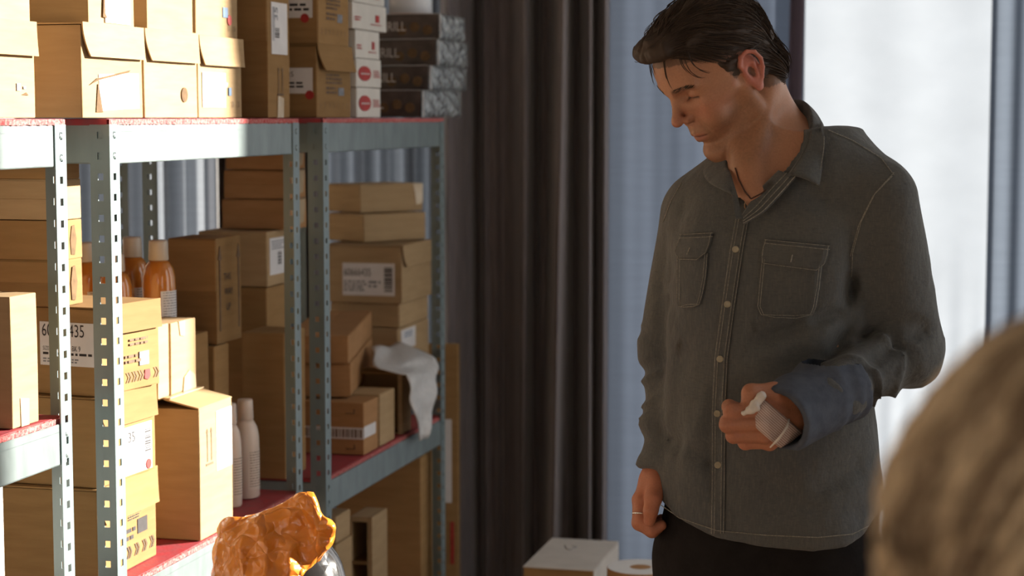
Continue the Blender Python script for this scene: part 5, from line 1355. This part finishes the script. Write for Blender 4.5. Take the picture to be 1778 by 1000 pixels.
Fv, lo = grid_eval(sd_cuff, P(1340, 800, 2.64), P(1520, 600, 3.0), .004); Vk, Qk = surface_nets(Fv, lo, .004); np_mesh('cuff', smooth_verts(Vk, Qk, 1, .4), Qk, DENIMB, shirt, base=MANBASE)
# placket
pl = [(1289, 378), (1279, 433), (1265, 527), (1252, 622), (1248, 717), (1248, 808), (1246, 926)]
patch('placket', [(u - 12, v) for u, v in pl], [(u + 12, v) for u, v in pl], .0022, 70, 3, parent=shirt)
for dx in (-10, -5, 6, 11): stitch([(u + dx, v) for u, v in pl], .0046, .00045)
BUT = mat('ivory_shirt_button', (.40, .35, .25), .4, noise=.2, nscale=(200, 200, 200))
def look_rot(d):
    return Vector(d).to_track_quat('Z', 'Y').to_matrix()
for (u, v) in ((1278, 433), (1264, 528), (1251, 623), (1247, 718), (1248, 808)):
    c = hit(BV_S, u, v, .0058); vv, ff = lathe([(.0047, 0), (.0053, .0009), (.0050, .0020), (.0038, .0016), (.0012, .0014)], 16)
    M = np.array(look_rot(-(ray(u, v)) + np.array((0, 0, .1)))); bt = mesh_obj('button', np.array(vv) @ M.T + c - MANBASE, ff, BUT, shirt, True)
# pockets
def pocket(fl_l, fl_r, bd_l, bd_r, hole):
    b_ = patch('pocket', bd_l, bd_r, .0025, 16, 8, parent=shirt); f_ = patch('pocket_flap', fl_l, fl_r, .0052, 8, 10, parent=shirt)
    ins = lambda L_, k: [(u + k, v) for u, v in L_]
    outline = fl_l + fl_r[::-1]; stitch([(u + (3 if i < len(fl_l) else -3), v) for i, (u, v) in enumerate(outline)], .0078, .0005, b_)
    stitch([fl_l[0], fl_r[0]], .0078, .0005, b_); stitch([(fl_l[0][0], fl_l[0][1] + 6), (fl_r[0][0], fl_r[0][1] + 6)], .0078, .0005, b_)
    ol = bd_l + bd_r[::-1]; n = len(bd_l)
    for k in (2, 6): stitch([(u + (k if i < n else -k), v - (k if i in (n - 1, n) else 0)) for i, (u, v) in enumerate(ol)], .0050, .00045, b_)
    stitch(hole, .0080, .0011, b_, 'buttonhole')
pocket([(1328, 416), (1323, 430), (1321, 446), (1322, 457)], [(1440, 427), (1438, 442), (1433, 458), (1420, 469)], [(1322, 450), (1317, 500), (1314, 532), (1320, 546), (1345, 553)], [(1428, 460), (1424, 500), (1418, 532), (1412, 545), (1385, 553)], [(1376, 442), (1373, 455)])
pocket([(1182, 408), (1176, 424), (1172, 437), (1178, 450)], [(1239, 405), (1236, 420), (1230, 438), (1214, 451)], [(1176, 445), (1175, 490), (1175, 522), (1178, 532), (1186, 535)], [(1231, 440), (1228, 480), (1222, 512), (1217, 528), (1206, 534)], [(1200, 430), (1195, 442)])
# seams
for pts in ([(1438, 226), (1480, 244), (1530, 275), (1552, 304)], [(1552, 300), (1520, 335), (1495, 385), (1480, 440), (1478, 480)], [(1549, 306), (1516, 340), (1491, 390), (1476, 445)], [(1152, 385), (1165, 350), (1183, 318)],
            [(1146, 876), (1180, 899), (1245, 921), (1330, 929), (1420, 933), (1480, 927), (1508, 913)]): stitch(pts, .0018)
# collar
def cr(pts, n):
    pts = [np.array(p, float) for p in pts]; out = []
    for k in range(n + 1):
        x = k / n * (len(pts) - 1); i = min(int(x), len(pts) - 2); f = x - i
        p0, p1, p2, p3 = pts[max(i - 1, 0)], pts[i], pts[i + 1], pts[min(i + 2, len(pts) - 1)]
        out.append(.5 * ((2 * p1) + (-p0 + p2) * f + (2 * p0 - 5 * p1 + 4 * p2 - p3) * f ** 2 + (-p0 + 3 * p1 - 3 * p2 + p3) * f ** 3))
    return out
def clear_of(V, bvs, off):
    out = []
    for q in V:
        d = q - CAM0; L = np.linalg.norm(d); d = d / L; best = L
        for bv in bvs:
            h_ = bv.ray_cast(Vector(CAM0), Vector(d))
            if h_[0] is not None and h_[3] - off < best and L - h_[3] < .07: best = h_[3] - off
        out.append(CAM0 + d * best)
    return out
def loft(name, A, B, m, parent, n=20, k=8, th=.003, bow=.006, clear=None):
    A, B = cr(A, n), cr(B, n); V = []; Fc = []
    cen = np.mean(A + B, axis=0)
    for a, b in zip(A, B):
        for i in range(k + 1):
            g = i / k; q = a * (1 - g) + b * g; V.append(q + np.array((0.1, -1, .3)) * bow * math.sin(g * math.pi))
    if clear: V = clear_of(V, clear, .005)
    W = k + 1
    for j in range(n):
        for i in range(k): a = j * W + i; Fc.append((a, a + 1, a + W + 1, a + W))
    o = mesh_obj(name, np.array(V) - MANBASE, Fc, m, parent, True); s_ = o.modifiers.new('thick', 'SOLIDIFY'); s_.thickness = th; s_.offset = 0
    return o
foldR = [P(1352, 182, 3.07), P(1374, 174, 3.04), P(1400, 180, 2.985), P(1410, 212, 2.93), P(1400, 258, 2.875), P(1373, 303, 2.84)]
edgeR = [P(1380, 200, 3.10), P(1404, 196, 3.06), P(1428, 216, 3.00), P(1432, 250, 2.93), P(1428, 285, 2.87), P(1422, 322, 2.835)]
collar = loft('collar', foldR, edgeR, DENIM, shirt, clear=[BV_S])
tb = [a * .93 + b * .07 for a, b in zip(edgeR, foldR)]; v, f = tube([p + np.array((0, -.002, .0)) for p in clear_of(cr(tb, 24), [BV_S], .008)], .0005, 4); mesh_obj('stitching', np.array(v) - MANBASE, f, THREAD, collar)
standR = [P(1362, 215, 3.07), P(1380, 225, 3.05), P(1398, 245, 2.99), P(1394, 268, 2.93), P(1372, 300, 2.885), P(1345, 332, 2.85)]
loft('collar_stand', foldR, standR, DENIM, shirt, bow=-.004)
foldL = [P(1300, 250, 3.05), P(1268, 272, 3.01), P(1262, 288, 2.95), P(1270, 305, 2.895), P(1281, 346, 2.855)]
edgeL = [P(1270, 262, 3.06), P(1238, 282, 3.04), P(1222, 296, 2.98), P(1230, 316, 2.925), P(1256, 330, 2.872)]
loft('collar_leaf', foldL, edgeL, DENIM, shirt, clear=[BV_S])
# front facing of the opening, right lapel with pale stripes
fcA = [P(1382, 308, 2.838), P(1352, 342, 2.838), P(1324, 370, 2.836), P(1290, 390, 2.838)]; fcB = [P(1352, 296, 2.868), P(1324, 324, 2.866), P(1304, 350, 2.858), P(1288, 374, 2.852)]
fc = loft('front_facing', fcA, fcB, DENIM, shirt, th=.002, bow=.001, clear=[BV_S])
for g in (.06, .3, .55): v, f = tube([a * (1 - g) + b * g + np.array((0, -.0035, .0015)) for a, b in zip(clear_of(cr(fcA, 16), [BV_S], .005), clear_of(cr(fcB, 16), [BV_S], .005))], .0007, 4); mesh_obj('stitching', np.array(v) - MANBASE, f, THREAD, fc)
fcA = [P(1281, 340, 2.856), P(1284, 360, 2.848), P(1290, 380, 2.842)]; fcB = [P(1270, 322, 2.868), P(1272, 350, 2.85), P(1277, 380, 2.838)]
loft('front_facing', fcA, fcB, DENIM, shirt, th=.002, bow=.001, clear=[BV_S])
# --- trousers and shoes
TROU = mat('black_trouser_cloth', (.014, .012, .012), .9, spec=.15, noise=.3, nscale=(40, 40, 40), bump=.2, bscale=(200, 200, 200))
SHOE = mat('black_shoe_leather', (.02, .018, .016), .4, noise=.3, nscale=(30, 30, 30))
hx = P(1336, 960, YM)[0]; cH = np.array((hx, YM, 0))
def sd_trou(p):
    z = p[:, 2]; q = p - np.array((hx, YM, 0), np.float32); l = q @ LB.astype(np.float32); f_ = q @ FB.astype(np.float32)
    k = np.sqrt((l / .176) ** 2 + (f_ / .132) ** 2); d = np.maximum((k - 1) * .12, np.maximum(z - 1.01, .80 - z))
    for s in (-1, 1): d = smin(d, sd_cone(p, cH + LB * s * .088 + np.array((0, 0, .88)), cH + LB * s * .105 + FB * .015 + np.array((0, 0, .06)), .098, .066), .03)
    d = smax(d, .055 - z, .004)
    return d + .004 * fbm(p, (9, 9, 6), 2, 12)
Fv, lo = grid_eval(sd_trou, (hx - .28, YM - .24, .02), (hx + .28, YM + .24, 1.04), .010); Vt, Qt = surface_nets(Fv, lo, .010); np_mesh('trousers', Vt, Qt, TROU, man, base=MANBASE)
for s in (-1, 1):
    c = cH + LB * s * .105 + FB * .07
    def sd_shoe(p, c=c):
        d = smin(sd_cone(p, c - FB * .10 + np.array((0, 0, .05)), c + FB * .12 + np.array((0, 0, .038)), .046, .036), sd_cone(p, c - FB * .09 + np.array((0, 0, .05)), c - FB * .07 + np.array((0, 0, .11)), .045, .042), .03); return smax(d, .003 - p[:, 2], .004)
    Fv, lo = grid_eval(sd_shoe, c - np.array((.2, .2, .01)), c + np.array((.2, .2, .18)), .010); Vk, Qk = surface_nets(Fv, lo, .010); np_mesh('shoe', Vk, Qk, SHOE, man, base=MANBASE)
# --- bandage
def bandage_mat():
    m = mat('woven_gauze', (.50, .42, .38), .85, noise=.15, nscale=(80, 80, 80)); t = m.node_tree; b = t.nodes['Principled BSDF']
    tc = t.nodes.new('ShaderNodeTexCoord'); mp = t.nodes.new('ShaderNodeMapping'); mp.inputs['Rotation'].default_value = (0, R(48), 0); w_ = t.nodes.new('ShaderNodeTexWave'); w_.bands_direction = 'X'; w_.inputs['Scale'].default_value = 105; w_.inputs['Distortion'].default_value = .6
    t.links.new(tc.outputs['Object'], mp.inputs[0]); t.links.new(mp.outputs[0], w_.inputs['Vector'])
    rp = t.nodes.new('ShaderNodeValToRGB'); rp.color_ramp.elements[0].color = (.30, .15, .12, 1); rp.color_ramp.elements[1].color = (.62, .52, .48, 1); rp.color_ramp.elements[1].position = .55
    t.links.new(w_.outputs['Fac'], rp.inputs[0]); t.links.new(rp.outputs[0], b.inputs['Base Color']); return m
GAUZE = bandage_mat(); PAD = mat('white_cotton_pad', (.72, .66, .60), .9, noise=.1, nscale=(90, 90, 90), bump=.3, bscale=(220, 220, 220))
cbn = hpx(1333, 730, 2.72); qn = np.array((.66, 0, .75)); qn /= np.linalg.norm(qn)
def sd_band(p):
    pl_ = smin(sd_palm(p), sd_cone(p, hpx(1375, 705, 2.75), hpx(1350, 712, 2.735), .024, .016), .01); s_ = np.abs((p - cbn.astype(np.float32)) @ qn.astype(np.float32) - .001) - .0195
    return smax(pl_ - .0032, s_, .002)
Fv, lo = grid_eval(sd_band, hpx(1250, 810, 2.66), hpx(1420, 640, 2.82), .0022); Vb, Qb = surface_nets(Fv, lo, .0022)
band = np_mesh('bandage', Vb, Qb, GAUZE, man, base=MANBASE)
def sd_pad(p):
    d = smin(sd_cone(p, hpx(1322, 688, 2.700), hpx(1304, 710, 2.694), .0068, .0062), sd_cone(p, hpx(1314, 708, 2.693), hpx(1291, 717, 2.692), .0048, .0034), .004); return d + .0012 * vnoise(p, 260, 3)
Fv, lo = grid_eval(sd_pad, hpx(1275, 730, 2.67), hpx(1340, 672, 2.72), .0014); Vb, Qb = surface_nets(Fv, lo, .0014); np_mesh('gauze_pad', Vb, Qb, PAD, band, base=MANBASE)
v, f = tube([hpx(1370, 728, 2.712), hpx(1366, 742, 2.700), hpx(1352, 762, 2.695), hpx(1337, 777, 2.70)], [.0016, .0022, .0020, .0012], 6); mesh_obj('loose_thread_end', np.array(v) - MANBASE, f, PAD, band, True)
# --- necklace
LEATH = mat('dark_leather_cord', (.07, .03, .02), .6, noise=.3, nscale=(200, 200, 200)); BRASS = mat('dull_brass_ring', (.35, .22, .12), .35, metal=.8, noise=.2, nscale=(100, 100, 100))
pts = [hit(BV_BODY, u, v, .0016) for u, v in densify([(1277, 292), (1283, 312), (1293, 332), (1304, 345), (1322, 336), (1345, 318), (1366, 298), (1380, 276)], 5)]
v, f = tube(cr(pts, 60), .0011, 6); nk = mesh_obj('necklace', np.array(v) - MANBASE, f, LEATH, man, True)
cpt = hit(BV_BODY, 1300, 356, .003); M = np.array(look_rot(-ray(1300, 356))); ring = [M @ np.array((.0062 * math.cos(a), .0075 * math.sin(a), 0)) + cpt for a in np.linspace(0, 2 * math.pi, 25)]
v, f = tube(ring, .0008, 5, False); mesh_obj('pendant_ring', np.array(v) - MANBASE, f, BRASS, nk, True)
SILV = mat('silver', (.75, .74, .72), .2, metal=1.0, noise=.05)
c = (RM[0] * .35 + RP_[0] * .65); ax = (RP_[0] - RM[0]) / np.linalg.norm(RP_[0] - RM[0]); M = np.array(look_rot(ax)); ring = [M @ np.array((.0128 * math.cos(a), .0128 * math.sin(a), 0)) + c for a in np.linspace(0, 2 * math.pi, 25)]
v, f = tube(ring, .0016, 6, False); mesh_obj('finger_ring', np.array(v) - MANBASE, f, SILV, man, True)
# ------------------------------------------------------------------ the man's hair
HAIRM = attr_mat('dark_brown_hair', .6, 0, .3)
_hy = [-11, -6, -2.3, -1.7, -.3, 1.2, 2.6, 3.6, 5, 7, 9, 12]; _hz = [-6.2, -6.2, -5.2, 3.0, 3.6, .4, .6, 4.6, 7.0, 8.7, 9.2, 9.3]
def sd_cap(q, extra=0.0):
    m = mir(q); c = sd_ell(q, (0, -.5, 4.3), (7.75, 10.1, 9.5))
    c = smin(c, sd_ell(q, (0, 3.6, 8.6), (6.0, 6.0, 4.7)), 1.5)
    c = smin(c, sd_ell(q, (0.3, 7.9, 10.2), (5.2, 2.5, 2.2)), 1.6)
    c = smin(c, sd_ell(q, (0, -6.0, -1.8), (6.5, 4.0, 4.6)), 1.6)
    return c - extra
def sd_hair(q):
    m = mir(q); c = sd_cap(q)
    hl = np.interp(m[:, 1], _hy, _hz) + .12 * vnoise(q, .9, 2)
    edge = hl - m[:, 2]
    thin = np.clip((m[:, 2] - hl) / 2.6, 0, 1)
    c = c + .32 * (1 - thin)
    # clumps combed backwards
    ang = np.arctan2(m[:, 0], m[:, 2] - 3)
    w = vnoise(q, (.35, .22, .35), 5)
    c = c + (.25 + .75 * thin) * (.17 * np.sin(ang * 17 + 5 * w + .5 * q[:, 1]) + .14 * np.sin(ang * 31 + 8 * w + 1.1 * q[:, 1]) + .12 * vnoise(q, 1.6, 7))
    return smax(c, edge * .8, .5)
Fv, lo = grid_eval(sd_hair, (-9.5, -12.5, -7.5), (9.5, 13, 15.5), .25)
Vc, Qc = surface_nets(Fv, lo, .25)
nrm = 0
# strands that follow the combed flow over the cap
rng = np.random.default_rng(3); NS = 7000
d0 = rng.normal(size=(NS * 4, 3)); d0 /= np.linalg.norm(d0, axis=1)[:, None]
pt = np.array((0, 0, 4.5)) + d0 * 9.0
def proj(p, tgt, it=4):
    for _ in range(it):
        s = sd_cap(p.astype(np.float32)); e = .05; g = np.stack([sd_cap((p + np.eye(3)[i] * e).astype(np.float32)) - s for i in range(3)], 1) / e
        p = p - (s - tgt)[:, None] * g / (np.sum(g * g, 1)[:, None] + 1e-6)
    return p, g
pt, g = proj(pt, np.zeros(len(pt)), 6)
hl = np.interp(pt[:, 1], _hy, _hz); ok = pt[:, 2] > hl + .12; pt = pt[ok][:NS]
NS = len(pt); STEP, NST = .62, 9
lift = rng.uniform(-.32, .20, NS); lift[:700] = rng.uniform(.15, .55, 700); path = [pt.copy()]
ph = rng.uniform(0, 6.28, NS)
cur = pt.copy()
for k in range(NST):
    sx = np.sign(cur[:, 0]) * np.clip((np.abs(cur[:, 0]) - 3.0) / 3.5, 0, 1)
    fl = np.stack([.30 * np.sign(cur[:, 0] + 2.2) * np.clip(1 - np.abs(cur[:, 0]) / 7, 0, 1) + .25 * vnoise(cur, .30, 3), -1.0 + 0 * cur[:, 0], -1.0 * np.abs(sx) - .25 * np.clip(-cur[:, 1] - 4, 0, 4) + .35 * vnoise(cur, .35, 8)], 1)
    back = np.clip((-cur[:, 1] - 5) / 3, 0, 1); fl[:, 2] -= 1.3 * back; fl[:, 1] *= (1 - .6 * back)
    _, g = proj(cur, lift, 1); g = g / (np.linalg.norm(g, axis=1)[:, None] + 1e-6)
    fl = fl - (fl * g).sum(1)[:, None] * g; fl /= np.linalg.norm(fl, axis=1)[:, None] + 1e-6
    cur = cur + fl * STEP; cur, _ = proj(cur, lift + .10 * np.sin(k * .8 + ph) - .10 * (k > 6), 2); path.append(cur.copy())
path = np.array(path)                      # (steps, strands, 3)
bad = ((np.abs(path[..., 0]) > 6.3) & (path[..., 1] > -2.6) & (path[..., 1] < .9) & (path[..., 2] < 3.9)).any(0); path = path[:, ~bad]; NS = path.shape[1]
HV, HQ, HC = [Vc], [Qc], [np.tile(np.array((.050, .031, .021)), (len(Vc), 1)) * (1 + .15 * vnoise(Vc.astype(np.float32), (2.2, .5, 2.2), 4))[:, None]]
off = len(Vc)
def add_strands(path, rad, cols):
    global off
    n, m_, _ = path.shape; d = np.gradient(path, axis=0); d /= np.linalg.norm(d, axis=2)[..., None] + 1e-9
    a = np.cross(d, np.array((.2, .3, .93))); a /= np.linalg.norm(a, axis=2)[..., None] + 1e-9; b = np.cross(d, a)
    t = np.linspace(0, 1, n); pr = np.clip(np.minimum(t * 6 + .35, (1.02 - t) * 3), 0.04, 1)
    ring = []
    for k in range(3):
        an = 2 * math.pi * k / 3; ring.append(path + (pr[:, None] * rad[None, :])[..., None] * (math.cos(an) * a + math.sin(an) * b))
    V = np.stack(ring, 2).transpose(1, 0, 2, 3).reshape(-1, 3)      # strand, step, corner
    base_ = np.arange(m_)[:, None, None] * n * 3 + np.arange(n - 1)[None, :, None] * 3; kk = np.arange(3)[None, None, :]
    A = base_ + kk; B = base_ + (kk + 1) % 3; Q = np.stack([A, B, B + 3, A + 3], -1).reshape(-1, 4)
    HV.append(V); HQ.append(Q + off); HC.append(np.repeat(cols, n * 3, 0)); off += len(V)
tone = rng.uniform(.6, 1.5, NS)[:, None]
add_strands(path, rng.uniform(.035, .075, NS), np.array((.060, .037, .024)) * tone)
# loose strands fallen over the forehead, at the fringe and the nape
loose = [[(1155, 84), (1156, 100), (1158, 126), (1163, 145), (1169, 156)], [(1180, 80), (1183, 100), (1190, 118), (1206, 132), (1224, 137)], [(1190, 78), (1196, 98), (1204, 112), (1217, 121), (1236, 125)],
         [(1194, 80), (1200, 104), (1212, 119), (1228, 126), (1233, 126)], [(1186, 82), (1190, 104), (1198, 122), (1212, 133), (1226, 134)], [(1178, 84), (1181, 102), (1186, 116), (1196, 128)], [(1153, 86), (1154, 104), (1157, 130), (1160, 140)],
         [(1128, 88), (1128, 104), (1132, 122), (1138, 138)], [(1126, 92), (1127, 112), (1131, 132), (1137, 150)], [(1165, 90), (1180, 102), (1200, 104), (1214, 106)], [(1132, 90), (1134, 110), (1139, 130)], [(1127, 96), (1130, 120), (1134, 146)]]
for L_ in loose:
    P3 = []
    for i, (u, v) in enumerate(L_):
        h_ = hit(BV_BODY, u, v, .002 + .010 * (1 - i / (len(L_) - 1)), 2.905); P3.append(to_head(np.array([h_], np.float32))[0])
    pp = np.array(cr(P3, 11))[:, None, :]; add_strands(pp, np.array([.075]), np.array([(.05, .03, .02)]))
# eyebrows
for s in (-1, 1):
    n = 90; x = rng.uniform(1.0, 5.0, n); z = 3.95 - .05 * (x - 3.2) ** 2 + rng.uniform(-.3, .3, n); P0 = np.stack([s * x, np.full(n, 12.0), z], 1); y = P0[:, 1].copy()
    for _ in range(60): y = y - sd_face(np.stack([P0[:, 0], y, P0[:, 2]], 1).astype(np.float32)) * .8
    P0[:, 1] = y + .03; step = np.stack([s * .16 * np.ones(n), -.07 * np.ones(n), .05 * np.ones(n)], 1); pp = np.stack([P0 + step * k for k in range(5)], 0); add_strands(pp, np.full(n, .030), np.tile(np.array((.05, .03, .02)), (n, 1)))
hair = np_mesh('hair', to_world(np.concatenate(HV)), np.concatenate(HQ), HAIRM, man, base=MANBASE, color=np.clip(np.concatenate(HC), 0, 1)); hair['kind'] = 'stuff'

# ------------------------------------------------------------------ the blond head in the foreground
YW = 0.82
WO = P(1918, 985, YW)                                   # centre of her head
yw = R(200)
wf = np.array((-.55, .83, 0)); wf /= np.linalg.norm(wf); wr = np.array((wf[1], -wf[0], 0)); WM = np.stack([wr, wf, np.array((0, 0, 1.0))], 1)
def w_world(q): return WO + (np.asarray(q) / 100) @ WM.T
WBASE = np.array((WO[0], WO[1], 0.0))
def sd_wbody(q):
    m = mir(q); d = sd_ell(q, (0, -.5, 2.0), (7.0, 8.8, 8.2)); d = smin(d, sd_ell(q, (0, 4, -3.5), (4.9, 4.2, 6.2)), 2.0); d = smin(d, sd_cone(m, (4.6, .8, -5.5), (1.2, 6.8, -8.8), 1.1, 1.1), 1.5)
    d = smin(d, sd_cone(q, (0, 8, 1), (0, 9.8, -2.6), .55, .8), .7); d = smax(d, -sd_ell(m, (2.9, 9.2, .4), (1.5, 1.7, 1.0)), .8); d = smin(d, sd_ell(m, (2.9, 6.9, .4), (1.3, 1.1, 1.0)), .4)
    d = smin(d, sd_cone(m, (1.7, 8.0, -6.0), (0, 8.7, -5.8), .35, .5), .4); d = smin(d, sd_cone(q, (0, -1.5, -6), (0, -2, -17), 4.8, 5.2), 2.0)
    return smin(d, sd_cone(m, (3, -2, -19), (15, -2, -24), 5, 5), 4.0)
Fv, lo = grid_eval(sd_wbody, (-22, -12, -34), (22, 12.5, 12), .7); Vw, Qw = surface_nets(Fv, lo, .7)
wom = np_mesh('person', w_world(Vw), Qw, SKIN, None, base=WBASE, color=np.tile(np.array((.55, .33, .24)), (len(Vw), 1))); wom.location = WBASE
tag(wom, 'blond person in the foreground at lower right, seen from behind, out of focus', 'person')
def sd_wcloth(q):
    m = mir(q); d = smin(sd_cone(m, (2, -2, -22), (15, -2, -25), 6.5, 6.5), sd_cone(q, (0, -1, -30), (0, 0, -62), 15.5, 15.0, ((0, 1, 0), 1.45)), 5.0); d = smin(d, sd_cone(m, (16.5, -1.5, -26), (19, 1, -54), 6, 5), 2.5)
    # seated: lap and legs
    return smax(d, -sd_cone(q, (0, -1, -14), (0, 0, -20), 7, 5.6), 1) + .35 * vnoise(q, .18, 4)
Fv, lo = grid_eval(sd_wcloth, (-27, -15, -80), (27, 15, -13), 1.1); Vw, Qw = surface_nets(Fv, lo, 1.1)
np_mesh('jumper', w_world(Vw), Qw, mat('muted_rose_knit', (.34, .22, .19), .9, noise=.2, nscale=(60, 60, 60), bump=.3, bscale=(150, 150, 150)), wom, base=WBASE)
# long wavy hair
BLOND = attr_mat('wavy_blond_hair', .45, 0, .4)
rng = np.random.default_rng(8); NS = 3000
d0 = rng.normal(size=(NS * 2, 3)); d0 /= np.linalg.norm(d0, axis=1)[:, None]; d0 = d0[(d0[:, 2] > -.15) & ~((d0[:, 1] > .45) & (d0[:, 2] < .55))][:NS]; NS = len(d0)
HV, HQ, HC = [], [], []; off = 0
NC = 36; clump = rng.integers(0, NC, NS); cph = rng.uniform(0, 6.28, NC); ccol = rng.uniform(0, 1, NC); ccol[:] = .75 + .25 * ccol; ccol[1::3] = 0; ccol[5::7] = .1
az = np.arctan2(d0[:, 0], -d0[:, 1]); order = np.argsort(az); clump[order] = (np.arange(NS) * NC // NS); n_ = 22; path = []
L_ = rng.uniform(24, 31, NS)
for k in range(n_):
    t = k / (n_ - 1); s = t * L_
    # slide over the skull, then hang in waves
    th = np.arccos(np.clip(d0[:, 2], -1, 1)); th2 = np.minimum(th + s / 9.6, 1.75); rest = np.maximum(0, s - (1.75 - th).clip(0) * 9.6)
    hd = d0[:, :2] / (np.linalg.norm(d0[:, :2], axis=1)[:, None] + 1e-6)
    R0 = 8.6 + rng.uniform(-.5, .6, NS) * (k == 0) + 1.0 * np.sin(s * .62 + cph[clump]) * np.clip(t * 2, 0, 1) + 1.0 * t
    x = hd[:, 0] * np.sin(th2) * R0 * .95; y = hd[:, 1] * np.sin(th2) * R0 * 1.08 - .4; z = 2.0 + np.cos(th2) * 9.4 - rest
    tw = 1.3 * np.cos(s * .62 + cph[clump] + 1.0) * np.clip(t * 2, 0, 1); x = x + -hd[:, 1] * tw; y = y + hd[:, 0] * tw
    path.append(np.stack([x, y, z], 1))
path = np.array(path) + (rng.normal(size=(1, NS, 3)) * .22)
tone = np.clip(ccol[clump] * .85 + .1 + rng.uniform(0, .25, NS), 0, 1)[:, None]; cols = np.array((.15, .085, .05)) * (1 - tone) + np.array((.95, .77, .53)) * tone
add_strands(path, rng.uniform(.11, .2, NS), cols)
wh = np_mesh('hair', w_world(np.concatenate(HV)), np.concatenate(HQ), BLOND, wom, base=WBASE, color=np.concatenate(HC)); wh['kind'] = 'stuff'
# the stool she sits on
st = empty('stool', (WBASE[0], WBASE[1] - .0, 0), 0, 'round stool under the blond person at lower right', 'stool')
zs_ = WO[2] - .80 - .012
v, f = lathe([(.17, zs_ - .04), (.18, zs_ - .035), (.18, zs_ - .005), (.17, zs_)], 32); mesh_obj('seat', v, f, KRAFT, st, True)
for k in range(4):
    a = math.pi / 4 + k * math.pi / 2; v, f = tube([(.13 * math.cos(a), .13 * math.sin(a), zs_ - .041), (.18 * math.cos(a), .18 * math.sin(a), 0.0005)], .014, 8); mesh_obj('leg', v, f, STEEL, st, True)
print('woman z', WO, zs_)
